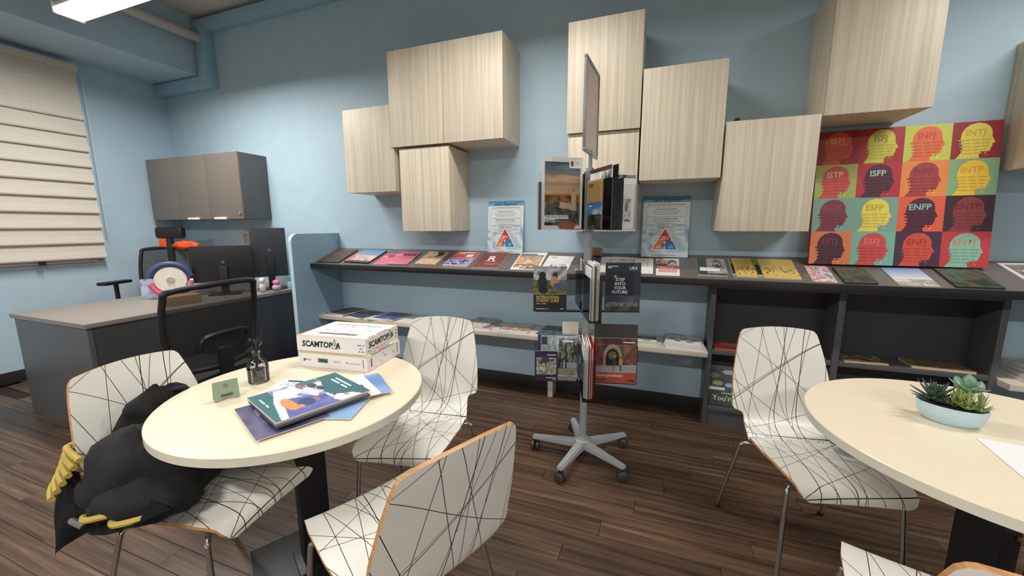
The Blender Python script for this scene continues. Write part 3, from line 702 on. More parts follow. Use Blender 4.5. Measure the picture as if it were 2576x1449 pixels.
magazine('brochure', 'pale green campus brochure with walking figures in the lower left rack pocket', .205, .265, .005, p, [((5,), .62, .86, .020, (244, 244, 244), 'LEFT'), ((13, 10,), .30, .10, .011, (240, 244, 236), 'LEFT'), ((4,), .78, .05, .010, (240, 244, 236), 'LEFT')], G1, 'brochure', rack_slot(2, 3, 1, .148, .016))
p = Pic(20, 60, (52, 62, 120))
magazine('brochure', 'blue brochure peeking out behind the pale green campus brochure', .21, .270, .004, p, [('E', .06, .42, .034, (244, 244, 244), 'CENTER', .02)], G1, 'brochure', rack_slot(2, 3, 1, .163, .008))
p = Pic(34, 46, (52, 42, 74)).blot(.06, .22, .94, .78, [(60, 70, 50), (210, 210, 214), (110, 120, 90), (150, 150, 160)], 7, 81).ell(.45, .70, .2, .1, (70, 62, 90))
magazine('brochure', 'small purple leaflet in front at the lower left rack pocket', .128, .178, .003, p, [((10,), .74, .86, .009, (240, 240, 240)), ((13,), .72, .10, .008, (220, 210, 230)), ((4,), .85, .05, .008, (220, 210, 230))], G1, 'brochure', rack_slot(2, 3, 1, .218, .0325))
p = Pic(8, 10, (66, 64, 64))
magazine('brochure', 'plain dark grey board standing behind the red-footed undergraduate brochure', .235, .340, .004, p, (), G1, 'brochure', rack_slot(2, 1, -1, .165, .012))
p = Pic(20, 30, (190, 188, 186)).blot(.1, .1, .9, .9, [(70, 70, 76), (190, 188, 186), (150, 140, 150)], 5, 83)
for i in range(3): magazine('brochure', 'grey brochure in the lower left pocket beside the pole, %s of three' % ('front', 'middle', 'back')[i], .09, .30-.01*i, .004, p, (), G1, 'brochure', rack_slot(2, 3, -1, .085, .006+.007*i, .04))

# ---------------------------------------------------------------- magazines on the sloping shelf
def lay(x, y, w, h, t, pic, label, texts=(), yaw=0.0, group='magazines on the sloping display shelf', name='magazine', cat='magazine', lift=0.0, pages=None):
    """x,y = centre of the cover on the sloping board"""
    c = Vector((x, y, on_shelf(y))); n = Vector((0, -math.sin(TILT), math.cos(TILT)))
    M = Matrix.Translation(c+n*(.0006+lift)) @ Matrix.Rotation(TILT, 4, 'X') @ Matrix.Rotation(R(yaw), 4, 'Z') @ Matrix.Translation((0, -h/2, 0))
    return magazine(name, label, w, h, t, pic, texts, group, cat, M, pages=pages)
BRN = mat('brown_book_edge', (60, 46, 40), .6)
p = Pic(40, 40, (86, 66, 58)).blot(0, 0, 1, 1, [(80, 60, 52), (98, 76, 66)], 3, 2)
for k in range(8): p.words(.1, .9, .2+.08*k, (120, 96, 84), .02, k, .4)
lay(-2.755, 2.815, .245, .275, .010, p, 'dark brown book at the far left of the display shelf', yaw=1, name='book', cat='book', pages=BRN)
p = Pic(44, 40, (110, 160, 200)).grad(0, 0, 1, 1, (236, 170, 150), (70, 140, 200)).blot(0, .10, 1, .55, [(120, 150, 190), (240, 190, 170), (230, 140, 130), (200, 190, 190)], 4, 3).rect(0, 0, 1, .13, (70, 74, 66)).ell(.06, .3, .1, .25, (220, 110, 110))
lay(-2.440, 2.822, .270, .262, .012, p, 'blue sky and cloud magazine beside the brown book', yaw=-3, pages=BRN)
p = Pic(36, 46, (222, 104, 132)).rect(0, .66, 1, .76, (250, 150, 160)).rect(0, .76, 1, 1, (206, 84, 116)).blot(.35, .64, 1, .84, [(206, 84, 116), (70, 50, 60), (206, 84, 116), (60, 50, 60)], 10, 5, False).rect(0, .06, 1, .09, (240, 150, 160))
lay(-2.185, 2.795, .150, .225, .004, p, 'plain pink magazine half under the pink handbook', yaw=2, lift=0)
lay(-2.030, 2.812, .215, .250, .006, p, 'pink handbook with a dark lettered band', [((10,), .62, .70, .022, (60, 40, 50), 'CENTER', .012), ((5,), .15, .10, .012, (250, 220, 226), 'LEFT')], yaw=1, lift=.0050)
p = Pic(40, 46, (206, 176, 142)).blot(0, 0, 1, 1, [(196, 164, 128), (216, 190, 160), (186, 152, 118)], 4, 8).poly([(.48, 1), (.70, .60), (.85, .66), (.92, .9), (.75, 1)], (70, 52, 40)).poly([(.50, .50), (.62, .72), (.70, .62)], (60, 46, 38)).words(.12, .5, .62, (140, 110, 84), .02, 3).words(.12, .5, .54, (140, 110, 84), .02, 4).words(.12, .4, .44, (140, 110, 84), .02, 5)
lay(-1.745, 2.812, .195, .245, .016, p, 'tan leather-look book between the pink and red magazines', yaw=-1, name='book', cat='book', pages=mat('tan_pages', (186, 160, 132), .7))
p = Pic(44, 52, (178, 166, 206)).rect(0, .56, 1, 1, (220, 74, 62)).rect(.60, .62, .86, .80, (240, 226, 224)).words(.05, .5, .76, (250, 230, 220), .03, 2).words(.05, .45, .67, (236, 150, 80), .05, 6).rect(0, .45, .72, .50, (70, 64, 84), .6)
p.blot(.05, .08, .95, .42, [(178, 166, 206), (60, 56, 70), (178, 166, 206), (150, 138, 184)], 9, 12, False)
lay(-1.475, 2.822, .215, .268, .012, p, 'red and lilac magazine left of the maroon one', [((11,), .5, .90, .028, (250, 236, 230), 'CENTER', .012), ((1, 7,), .3, .83, .018, (250, 236, 230), 'CENTER')], yaw=0)
p = Pic(40, 54, (134, 56, 52)).blot(0, 0, 1, 1, [(130, 52, 48), (142, 62, 56)], 3, 9)
lay(-1.212, 2.826, .215, .290, .010, p, 'maroon magazine with a large white letter R', [('R', .50, .42, .115, (244, 238, 232), 'CENTER', .022, 1.0), ((8, 6,), .5, .36, .011, (240, 225, 220)), ((6, 2, 7, 3,), .64, .22, .010, (220, 170, 160)), ((10,), .64, .17, .010, (220, 170, 160))], yaw=0)
p = Pic(44, 60, (238, 236, 230)).grad(.05, .04, .93, .92, (120, 100, 84), (126, 140, 150)).blot(.05, .30, .93, .75, [(216, 150, 90), (232, 186, 140), (190, 130, 90), (226, 200, 180)], 4, 13).blot(.05, .04, .93, .30, [(90, 70, 50), (210, 140, 60), (120, 90, 60), (230, 220, 210)], 6, 14).rect(.05, .04, .30, .10, (244, 242, 238)).rect(.66, .84, .93, .93, (238, 238, 236)).rect(.08, .12, .5, .17, (240, 238, 236))
lay(-.900, 2.834, .218, .310, .004, p, 'white-edged magazine with a sunset sky just left of the rack', [((12,), .10, .13, .011, (70, 60, 56), 'LEFT')], yaw=1)
p = Pic(40, 50, (234, 230, 224)).blot(.25, .12, .85, .40, [(234, 230, 224), (104, 84, 124), (234, 230, 224), (130, 110, 150)], 7, 15, False).ell(.62, .24, .08, .07, (245, 245, 245)).words(.4, .9, .72, (150, 140, 140), .015, 2)
lay(-.672, 2.812, .200, .240, .005, p, 'white booklet with a purple drawing behind the left of the rack', [('2022', .12, .84, .024, (90, 84, 90), 'LEFT', .01)], yaw=-2)
p = Pic(30, 40, (92, 66, 96)).blot(0, 0, 1, 1, [(80, 56, 84), (110, 84, 116)], 4, 16)
lay(-.440, 2.840, .150, .180, .006, p, 'dark purple booklet behind the rack pole', yaw=3)
for i, (x, yw, dx) in enumerate(((-.285, 4, 0), (-.215, -2, 0))):
    p = Pic(36, 50, (224, 218, 210)).rect(0, .55, 1, .90, (190, 186, 182)).rect(.35, .78, .62, .82, (90, 90, 90)).words(.1, .6, .62, (140, 136, 134), .02, 4+i)
    lay(x, 2.815-.006*i, .150, .250, .003, p, ['cream and grey leaflet tilted left behind the rack', 'cream and grey leaflet right of its twin behind the rack'][i], [((7,), .5, .45, .012, (120, 110, 106))], yaw=yw, name='leaflet', cat='leaflet', lift=.004*i)
p = Pic(36, 60, (238, 234, 226)).rect(.40, .80, .78, .81, (140, 136, 130)).rect(.70, .40, .71, .81, (150, 146, 140)).rect(.18, .30, .19, .70, (170, 166, 160)).rect(.55, .55, .56, .80, (150, 146, 140))
lay(-.070, 2.812, .125, .240, .002, p, 'plain white leaflet with thin ruled lines right of the rack', yaw=1, name='leaflet', cat='leaflet')
p = Pic(44, 66, (240, 236, 234)).rect(.05, .94, .30, 1.0, (206, 52, 56)).blot(0, .50, 1, .92, [(230, 226, 224), (200, 196, 196), (226, 220, 218)], 3, 19).ell(.24, .76, .24, .16, (222, 120, 60)).ell(.16, .80, .13, .09, (70, 120, 190)).ell(.32, .82, .14, .08, (226, 170, 60)).rect(0, .52, .5, .66, (70, 74, 84)).ell(.70, .72, .19, .17, (66, 56, 54)).ell(.72, .64, .15, .17, (222, 168, 150)).ell(.72, .52, .28, .08, (110, 130, 160)).rect(0, .38, 1, .50, (204, 56, 60)).words(.06, .8, .42, (250, 236, 234), .04, 8)
for k in range(3): p.rect(.08, .18+.065*k, .9, .23+.065*k, (212, 92, 96)).words(.10, .88, .195+.065*k, (245, 220, 220), .02, k)
p.words(.1, .8, .08, (190, 160, 160), .015, 5)
lay(.085, 2.806, .145, .262, .003, p, 'small red and white flyer with a young man below the right poster', yaw=0, name='leaflet', cat='leaflet')
p = Pic(44, 54, (70, 84, 80)).blot(0, 0, 1, 1, [(64, 78, 74), (80, 96, 90), (56, 68, 66)], 5, 21).rect(.34, .1, 1, .97, (168, 156, 154)).blot(.34, .1, 1, .97, [(160, 148, 146), (182, 170, 166), (150, 140, 136)], 5, 22).rect(.10, .23, .74, .43, (240, 238, 232)).words(.06, .3, .68, (120, 130, 126), .014, 6).ell(.40, .76, .03, .025, (180, 70, 60))
g = lay(.350, 2.818, .172, .252, .010, p, 'dark green book with black Chinese characters and a white label', yaw=-1, name='book', cat='book')
def strokes(parent, ox, oy, s, segs, z, rgb):
    """brush characters drawn stroke by stroke"""
    bm = bmesh.new()
    for x0, y0, x1, y1, w0, w1 in segs:
        d = Vector((x1-x0, y1-y0)).normalized(); n = Vector((-d.y, d.x))
        bm.faces.new([bm.verts.new((ox+s*q[0], oy+s*q[1], z)) for q in ((x0+n.x*w0, y0+n.y*w0), (x0-n.x*w0, y0-n.y*w0), (x1-n.x*w1, y1-n.y*w1), (x1+n.x*w1, y1+n.y*w1))])
    me = bpy.data.meshes.new('lettering'); bmesh.ops.recalc_face_normals(bm, faces=bm.faces); bm.to_mesh(me); bm.free(); return mesh_obj('lettering', me, parent, ink(rgb))
strokes(g, .005, .172, .055, [(0, .62, 1, .70, .05, .06), (.5, 1, .48, .62, .06, .06), (.48, .64, .02, 0, .06, .03), (.5, .64, 1.0, .05, .05, .09)], .0110, (24, 22, 22))
strokes(g, .003, .098, .060, [(.1, .95, .16, .55, .04, .05), (.9, .95, .84, .55, .04, .05), (.35, 1, .65, .75, .04, .04), (.65, 1, .35, .75, .04, .04), (.3, .72, .7, .58, .04, .04), (.05, .52, .95, .56, .05, .06), (.2, .38, .8, .42, .04, .04), (.78, .4, .5, .24, .04, .04), (.52, .26, .46, 0, .05, .05), (.46, 0, .34, .06, .04, .03), (0, .18, 1, .22, .04, .05)], .0110, (24, 22, 22))
def yellow(seed):
    p = Pic(56, 60, (226, 190, 96)).rect(0, .62, 1, 1, (214, 180, 92))
    for k in range(4): p.words(.22, .95, .70+.06*k, (150, 130, 70), .02, seed+k, .6)
    rg = np.random.default_rng(seed)
    for k in range(60):
        x, y = rg.uniform(.12, .95), rg.uniform(.10, .60); a, b = rg.uniform(.02, .07), rg.uniform(.012, .04)
        p.rect(x, y, x+a, y+b, [(60, 50, 36), (110, 84, 60), (196, 150, 120), (48, 40, 30)][rg.integers(0, 4)])
    p.rect(0, 0, .14, 1, (134, 128, 60)).rect(.02, .12, .12, .66, (40, 36, 32)).rect(.02, .06, .12, .14, (206, 200, 190)); return p
lay(.527, 2.822, .130, .268, .008, yellow(3), 'yellow patterned book, the left and narrower of two alike', yaw=0, name='book', cat='book')
lay(.706, 2.817, .220, .266, .008, yellow(9), 'yellow patterned book, the right and wider of two alike', yaw=-1, name='book', cat='book')
p = Pic(36, 50, (232, 222, 218)).blot(0, 0, 1, 1, [(236, 226, 222), (206, 120, 110), (236, 230, 228), (120, 130, 160)], 6, 33)
lay(.925, 2.775, .115, .210, .004, p, 'white and red leaflet under the left corner of the canvas', yaw=-2, name='leaflet', cat='leaflet')
DGP = mat('dark_green_pages', (58, 64, 54), .6)
p = Pic(36, 46, (66, 78, 58)).blot(0, 0, 1, 1, [(56, 66, 48), (78, 90, 66), (48, 56, 44)], 4, 34)
lay(1.085, 2.765, .150, .200, .010, p, 'dark green book below the canvas, left of the pale blue magazine', yaw=1, name='book', cat='book', pages=DGP)
p2 = Pic(36, 46, (150, 176, 216)).grad(0, .3, 1, 1, (224, 224, 220), (110, 146, 206)).blot(0, 0, 1, .35, [(220, 206, 180), (150, 150, 140), (190, 180, 160)], 5, 35)
lay(1.335, 2.772, .170, .215, .005, p2, 'pale blue magazine with a seaside photo below the canvas', yaw=1)
lay(1.575, 2.772, .185, .215, .010, p, 'dark green book below the right corner of the canvas', yaw=0, name='book', cat='book', pages=DGP)
p = Pic(36, 50, (226, 216, 208)).rect(.08, .08, .92, .92, (130, 116, 110)).blot(.10, .10, .90, .90, [(150, 132, 126), (110, 98, 96), (190, 176, 168)], 6, 36)
lay(1.905, 2.835, .215, .290, .006, p, 'white-bordered magazine at the far right end of the display shelf', [((7,), .5, .62, .03, (226, 216, 208))], yaw=2)
p = Pic(8, 8, (132, 92, 60))
bm = bmesh.new(); bx(bm, -.032, .032, -.035, .035, 0, .055, .004)
o = obj('wooden_box', bm, mat('brown_wood', (132, 92, 60), .5, 0, .15, 60), None, 35); o.location = (-.405, 2.925, on_shelf(2.965)+.002); o.rotation_euler = (0, 0, R(20))
tag(o, 'small brown wooden box at the wall behind the rack pole', 'box')

# ---------------------------------------------------------------- posters leaning at the wall
def poster(x, ybot, label, yaw=0.0):
    W, Hh = .308, .422
    p = Pic(60, 84, (206, 224, 232)).grad(0, 0, 1, 1, (196, 218, 230), (226, 234, 232)).grad(0, .90, 1, 1, (120, 176, 206), (58, 128, 168)).blot(0, 0, 1, .55, [(150, 172, 216), (206, 224, 234), (226, 236, 238), (160, 210, 216), (186, 196, 226)], 4, 77)
    a = p.a.copy(); m = (p.Y > .52)
    for y0, y1 in ((.675, .835), (.537, .662), (.403, .525)):
        p.rect(.08, y0, .92, y1, (222, 230, 232), .75)
    M = facing((x, ybot, on_shelf(ybot)+.003), (math.sin(R(yaw)), -math.cos(R(yaw)), 0), math.atan2(WY-.012-ybot, Hh*.98))
    ds = (40, 48, 60)
    T = [("Let's Explore!", .5, .915, .034, (22, 40, 54), 'CENTER', .012, 1, .18), ('Start your Education and Career Journey by:', .5, .862, .0145, (22, 34, 44), 'CENTER', .012, .92, .15),
         ('Discovering Purpose', .5, .785, .0165, ds, 'CENTER', .008), ('The more you know about yourself,', .5, .745, .012, ds), ('the better your decisions will be.', .5, .710, .012, ds),
         ('Exploring Opportunities', .5, .625, .0165, ds, 'CENTER', .008), ('There are many education and career', .5, .588, .012, ds), ('opportunities open to you.', .5, .553, .012, ds),
         ('Staying Relevant', .5, .485, .0165, ds, 'CENTER', .008), ('You can continue to develop yourself by staying', .5, .450, .0105, ds), ('adaptable and resilient.', .5, .418, .012, ds),
         ('Have a chat with your ECG Counsellor today!', .5, .368, .0115, ds, 'CENTER', .004, 1, .15), ('Education & Career Guidance', .5, .022, .0135, (60, 80, 110), 'CENTER', .008)]
    o = magazine('poster', label, W, Hh, .004, p, T, 'education posters', 'poster', M)
    fr_ = []
    for y0, y1 in ((.675, .835), (.537, .662), (.403, .525)):
        X0, X1 = -W*.42, W*.42; Y0, Y1 = y0*Hh, y1*Hh
        fr_ += [(X0, Y0, X1, Y0, .0005, .0005), (X0, Y1, X1, Y1, .0005, .0005), (X0, Y0, X0, Y1, .0005, .0005), (X1, Y0, X1, Y1, .0005, .0005)]
    strokes(o, 0, 0, 1.0, fr_, .0050, (90, 104, 116)).name = 'text_frames'
    # the puzzle triangle: three coloured pieces with white seams
    Z = .0052; tx, ty = 0, .055
    def piece(pts, z): bm.faces.new([bm.verts.new((tx+a*.165, ty+b*.145, z)) for a, b in pts])
    def knob(cx, cy, r, z, n=14): piece([(cx+r*math.cos(2*math.pi*k/n)*.88, cy+r*math.sin(2*math.pi*k/n)) for k in range(n)], z)
    for nm, rgb, polys, knobs, dz in (('puzzle_border', (244, 244, 246), [[(-.56, -.04), (.56, -.04), (0, 1.07)]], [], 0),
                                 ('puzzle_piece', (198, 44, 66), [[(-.245, .50), (-.10, .45), (.10, .36), (.27, .46), (0, 1.0)]], [(.16, .34, .085)], .0004),
                                 ('puzzle_piece', (232, 126, 52), [[(-.50, 0), (-.02, 0), (-.02, .42), (-.12, .44), (-.255, .48)]], [(-.06, .52, .085)], .0005),
                                 ('puzzle_piece', (44, 120, 190), [[(.02, 0), (.50, 0), (.285, .44), (.12, .34), (.02, .38)]], [(-.06, .20, .085)], .0006)):
        bm = bmesh.new()
        for q in polys: piece(q, Z+dz)
        for q in knobs:
            knob(*q, Z+dz)
        me = bpy.data.meshes.new(nm); bmesh.ops.recalc_face_normals(bm, faces=bm.faces); bm.to_mesh(me); bm.free()
        for pl in me.polygons:
            if pl.normal.z < 0: pl.flip()
        mesh_obj(nm, me, o, ink(rgb))
    lettering(o, [((6, 1,), tx, ty+.083, .011, (250, 236, 238), 'CENTER', .01), ((9,), tx, ty+.070, .011, (250, 236, 238), 'CENTER', .01), ((6,), tx-.042, ty+.022, .009, (250, 240, 230), 'CENTER', .01), ((7,), tx-.042, ty+.011, .009, (250, 240, 230), 'CENTER', .01), ((5,), tx+.042, ty+.022, .009, (230, 240, 250), 'CENTER', .01), ((1, 5,), tx+.042, ty+.011, .009, (230, 240, 250), 'CENTER', .01)], Z+.0012)
    return o
poster(-1.150, 2.952, 'education poster with a puzzle triangle left of the rack')
poster(.060, 2.950, 'education poster with a puzzle triangle right of the rack, above the red flyer', 2)

# ---------------------------------------------------------------- canvas of sixteen head profiles
CW, CH = .815, .790
cyb = 2.872; cl = math.atan2(.075, CH)
cz = on_shelf(2.905)+.006
canvas = thing('canvas_print', 'square canvas of sixteen coloured head profiles standing on the shelf', 'picture')
canvas.matrix_world = facing((1.300, cyb, cz), (0, -1, 0), cl)
box('stretched_canvas', (-CW/2, CW/2, 0, CH, -.030, 0), mat('canvas_cloth', (170, 70, 62), .8, 0, .12, 90, .2), canvas, .002)
HEAD = [(.10, 0), (.16, .08), (.22, .20), (.235, .32), (.20, .42), (.175, .55), (.19, .70), (.25, .83), (.36, .925), (.50, .96), (.63, .935), (.73, .86), (.785, .76), (.80, .655), (.795, .60), (.835, .50), (.87, .425), (.862, .405), (.815, .395), (.825, .345), (.805, .325), (.82, .295), (.79, .275), (.79, .225), (.765, .185), (.68, .178), (.61, .185), (.575, .15), (.57, .08), (.585, 0)]
CELLS = [[((150, 34, 40), (198, 78, 44), (206, 150, 60), 'ISTJ'), ((170, 40, 46), (204, 198, 70), (160, 130, 46), 'ISFJ'), ((198, 204, 84), (226, 108, 66), (196, 74, 62), 'INFJ'), ((150, 42, 56), (228, 206, 90), (196, 178, 76), 'INTJ')],
         [((166, 176, 92), (206, 78, 72), (226, 196, 166), 'ISTP'), ((184, 48, 62), (84, 36, 54), (176, 208, 190), 'ISFP'), ((232, 140, 76), (164, 64, 66), (140, 52, 58), 'INFP'), ((134, 174, 132), (240, 196, 66), (206, 168, 62), 'INTP')],
         [((126, 164, 148), (126, 52, 74), (150, 66, 88), 'ESTP'), ((126, 164, 148), (232, 212, 88), (190, 170, 66), 'ESFP'), ((224, 98, 70), (84, 36, 54), (140, 192, 182), 'ENFP'), ((64, 42, 54), (142, 64, 66), (116, 42, 54), 'ENTP')],
         [((218, 124, 80), (80, 36, 54), (130, 54, 56), 'ESTJ'), ((124, 178, 158), (206, 76, 76), (230, 120, 110), 'ESFJ'), ((74, 48, 70), (208, 82, 66), (172, 54, 54), 'ENFJ'), ((196, 64, 70), (140, 188, 164), (196, 136, 126), 'ENTJ')]]
cw, ch = CW/4, CH/4
for j, row in enumerate(CELLS):
    for i, (bg, hd, tc_, code) in enumerate(row):
        x0, y0_ = -CW/2+i*cw, CH-(j+1)*ch
        bm = bmesh.new(); bm.faces.new([bm.verts.new(v) for v in ((x0, y0_, .0006), (x0+cw, y0_, .0006), (x0+cw, y0_+ch, .0006), (x0, y0_+ch, .0006))])
        sq = obj('colour_square', bm, ink(bg), canvas)
        bm = bmesh.new(); bm.faces.new([bm.verts.new((x0+a*cw, y0_+b*ch, .0011)) for a, b in HEAD])
        obj('head_profile', bm, ink(hd), sq)
        lt = [(code, x0+.47*cw, y0_+.62*ch, .047, tc_, 'CENTER', .018, .95), ((1,), x0+.72*cw, y0_+.05*ch, .022, tuple(min(255, v+30) for v in bg), 'CENTER', .01)]
        for k in range(5): lt.append(((6, 4, 1+k), x0+.46*cw, y0_+(.12+.09*k)*ch, .014, tuple(int(v*.86) for v in hd), 'CENTER', 0))
        lettering(sq, lt, .0016)

# ---------------------------------------------------------------- low shelf and bookcase contents
def rest(x, y, z, w, h, t, pic, label, yaw=0.0, texts=(), group='magazines on the low shelf', name='magazine', cat='magazine', pages=None):
    return magazine(name, label, w, h, t, pic, texts, group, cat, Matrix.Translation((x, y, z+.0006)) @ Matrix.Rotation(R(yaw), 4, 'Z') @ Matrix.Translation((0, -h/2, 0)), pages=pages)
NVY = [(44, 44, 70), (70, 64, 96), (36, 38, 58), (110, 96, 120)]
p = Pic(36, 44, (48, 48, 74)).blot(0, 0, 1, 1, NVY, 4, 1)
rest(-2.745, 2.835, LZ, .205, .280, .010, p, 'dark navy magazine lowest in the stack by the blue partition', 1)
rest(-2.700, 2.840, LZ+.0112, .205, .275, .008, Pic(36, 44).blot(0, 0, 1, 1, [(50, 40, 62), (90, 70, 96), (40, 40, 60)], 4, 2), 'dark purple magazine on top of the stack by the blue partition', -6)
rest(-2.470, 2.825, LZ, .200, .270, .006, Pic(36, 44).blot(0, 0, 1, 1, [(48, 56, 96), (64, 70, 110), (90, 96, 130), (40, 46, 80)], 4, 4), 'navy magazine second along the low shelf', -11)
p = Pic(40, 50, (72, 88, 150)).blot(0, .1, .7, 1, [(66, 82, 146), (84, 98, 160), (60, 70, 126)], 3, 5).poly([(.5, 1), (.62, .55), (1, .62), (1, 1)], (84, 86, 104)).rect(0, 0, 1, .06, (226, 226, 230))
rest(-2.235, 2.825, LZ, .250, .285, .004, Pic(20, 24, (214, 214, 222)), 'pale leaflet under the blue magazine on the low shelf', 6)
rest(-2.190, 2.825, LZ+.0052, .240, .275, .006, p, 'bright blue magazine on the low shelf left of the chair', -4, [((7,), .62, .14, .016, (230, 232, 240))])
rest(-1.985, 2.790, LZ, .150, .200, .002, Pic(30, 40, (230, 228, 224)).words(.1, .8, .4, (120, 116, 120), .02, 3), 'white leaflet on the low shelf behind the chair back', 8)
rest(-1.560, 2.835, LZ, .205, .285, .006, Pic(36, 44, (188, 196, 200)).blot(0, .3, 1, 1, [(170, 180, 186), (200, 206, 208), (130, 140, 150)], 4, 7).rect(0, 0, 1, .2, (226, 226, 224)), 'pale grey magazine on the low shelf just right of the chair back', -5, [((6,), .4, .75, .02, (60, 66, 74))])
p = Pic(40, 50, (206, 208, 206)).blot(0, .45, 1, 1, [(176, 184, 176), (140, 156, 140), (206, 208, 206), (110, 126, 110)], 5, 8).blot(0, .05, 1, .45, [(236, 232, 228), (200, 130, 110), (236, 232, 228), (150, 160, 170)], 5, 9)
rest(-1.305, 2.835, LZ, .220, .290, .016, Pic(36, 44).blot(0, 0, 1, 1, [(170, 160, 180), (120, 100, 120), (150, 150, 156)], 4, 10), 'lilac magazine lowest in the two-book stack on the low shelf', 3)
rest(-1.325, 2.845, LZ+.0172, .215, .285, .008, p, 'grey and green magazine on top of the two-book stack', -8, [((5, 6,), .5, .76, .02, (50, 60, 56), 'CENTER', .012)])
p = Pic(40, 50, (196, 204, 204)).blot(0, .1, 1, .55, [(90, 120, 96), (206, 206, 200), (206, 110, 86), (150, 170, 150)], 5, 11).rect(0, 0, 1, .12, (226, 226, 222))
rest(-1.000, 2.830, LZ, .235, .285, .012, p, 'magazine with a green and red photo on the low shelf left of the rack', 3, [((6, 6,), .5, .80, .018, (70, 76, 80), 'CENTER', .014)])
p = Pic(40, 50, (58, 74, 80)).blot(0, .15, 1, 1, [(48, 62, 66), (70, 96, 96), (100, 120, 120), (60, 60, 56)], 5, 12).rect(.5, .05, .95, .14, (230, 232, 230))
rest(-.690, 2.830, LZ, .225, .275, .010, p, 'dark teal magazine on the low shelf behind the rack', -3)
p = Pic(36, 44, (60, 96, 96)).rect(0, .62, 1, 1, (52, 84, 84)).rect(0, 0, 1, .62, (234, 234, 226)).rect(0, .16, 1, .30, (214, 206, 90)).rect(0, .06, 1, .12, (150, 190, 150))
rest(-.020, 2.800, LZ, .125, .200, .012, p, 'small teal and yellow booklet on the low shelf right of the rack', 3, [('BIKE', .5, .76, .038, (196, 216, 212), 'CENTER', .02), ((4,), .5, .42, .026, (40, 44, 44), 'CENTER', .014)])
p = Pic(44, 54, (226, 222, 218)).rect(0, .55, 1, 1, (190, 190, 190))
for x, y in ((.2, .42), (.5, .46), (.8, .40), (.35, .25), (.68, .22)): p.ell(x, y+.1, .09, .06, (60, 50, 46)).ell(x, y+.04, .07, .06, (206, 176, 160)).ell(x, y-.06, .13, .06, (236, 234, 232))
rest(.225, 2.835, LZ, .235, .285, .014, Pic(20, 24, (206, 206, 204)), 'thick grey book lowest in the stack beside the bookcase', -4)
rest(.215, 2.840, LZ+.0152, .228, .280, .012, p, 'white magazine with dark-haired people on top of the stack beside the bookcase', -5, [((6,), .12, .86, .03, (110, 110, 112), 'LEFT', .01)])
G2 = 'books inside the bookcase'
BZ = .535
p = Pic(36, 44, (222, 82, 60)).words(.3, .9, .30, (236, 190, 180), .03, 1)
for k in range(5): p.words(.28, .85, .45+.09*k, (240, 206, 196), .05, k, .8)
rest(.500, 2.900, BZ, .185, .165, .008, p, 'orange-red book on the bookcase shelf left of the chair', 0, (), G2, 'book', 'book', mat('red_pages', (214, 86, 66), .7))
rest(.920, 2.900, BZ, .200, .165, .010, Pic(20, 24).blot(0, 0, 1, 1, [(216, 74, 54), (206, 64, 48)], 3, 3), 'red book on the bookcase shelf right of the chair', 2, (), G2, 'book', 'book', mat('red_pages', (214, 86, 66), .7))
TAN = mat('tan_pages2', (212, 186, 150), .7)
rest(1.215, 2.885, BZ, .215, .150, .010, Pic(36, 44).blot(0, 0, 1, 1, [(206, 176, 130), (90, 76, 50), (190, 160, 110), (60, 54, 40)], 4, 5), 'tan and olive book on the left of the right bookcase bay', 3, (), G2, 'book', 'book', TAN)
rest(1.570, 2.888, BZ, .270, .160, .014, Pic(36, 44).blot(0, 0, 1, 1, [(140, 112, 66), (100, 84, 50), (170, 140, 90), (80, 70, 46)], 4, 6), 'large olive brown book on the right of the right bookcase bay', -3, (), G2, 'book', 'book', TAN)
p = Pic(44, 56, (40, 58, 48)).blot(0, .4, 1, 1, [(40, 54, 44), (54, 70, 54), (34, 46, 40)], 4, 7)
for x, y, c in ((.15, .74, (110, 130, 120)), (.55, .84, (190, 206, 210)), (.25, .55, (176, 160, 100)), (.62, .52, (140, 170, 200)), (.9, .62, (120, 140, 100)), (.85, .84, (90, 110, 96))): p.ell(x, y, .16, .06, c)
p.rect(0, .38, .45, .44, (206, 212, 206))
magazine('book', 'dark green book leaning in the bottom left of the bookcase', .215, .270, .010, p, [("You're In", .10, .12, .050, (206, 214, 190), 'LEFT', .012), ((15,), .36, .29, .018, (150, 180, 150), 'LEFT')], G2, 'book', facing((.510, 2.845, .1345), (0, -1, 0), .42))
for k in range(4):
    rest(2.02+.01*k, 2.86, LZ-.025+.0205*k, .29, .24, .019, Pic(12, 14, [(196, 190, 190), (176, 170, 172), (206, 200, 196), (186, 180, 184)][k]), 'grey magazine in the pile right of the bookcase, %s' % ('lowest', 'second from the bottom', 'third from the bottom', 'topmost')[k], [2, -3, 1, 4][k])

# ---------------------------------------------------------------- on the near table: game boxes, brochures, diffuser, green stand
TZ = .7402
M_CARD = mat('white_box_card', (236, 232, 228), .5, 0, .02, 60)
def game_box(z, label, x, y, rz, W, D, Hh, top, front, side):
    t = thing('board_game_box', label, 'box', (x, y, z), rz, 'board game boxes')
    box('carton', (-W/2, W/2, -D/2, D/2, 0, Hh), M_CARD, t, .0015)
    def panel(name, pic, w, h, M):
        o = mesh_obj(name, pic.mesh(w, h, .0005), t, print_mat()); o.matrix_local = M; return o
    a = panel('lid_print', top, W-.002, D-.002, Matrix.Translation((0, -D/2+.001, Hh)))
    b = panel('front_print', front, W-.002, Hh-.002, Matrix.Translation((0, -D/2, .001)) @ Matrix.Rotation(R(90), 4, 'X'))
    c = panel('side_print', side, D-.002, Hh-.002, Matrix.Translation((W/2, 0, .001)) @ Matrix.Rotation(R(90), 4, 'Z') @ Matrix.Rotation(R(90), 4, 'X'))
    return a, b, c
W_, D_, H_ = .345, .262, .069
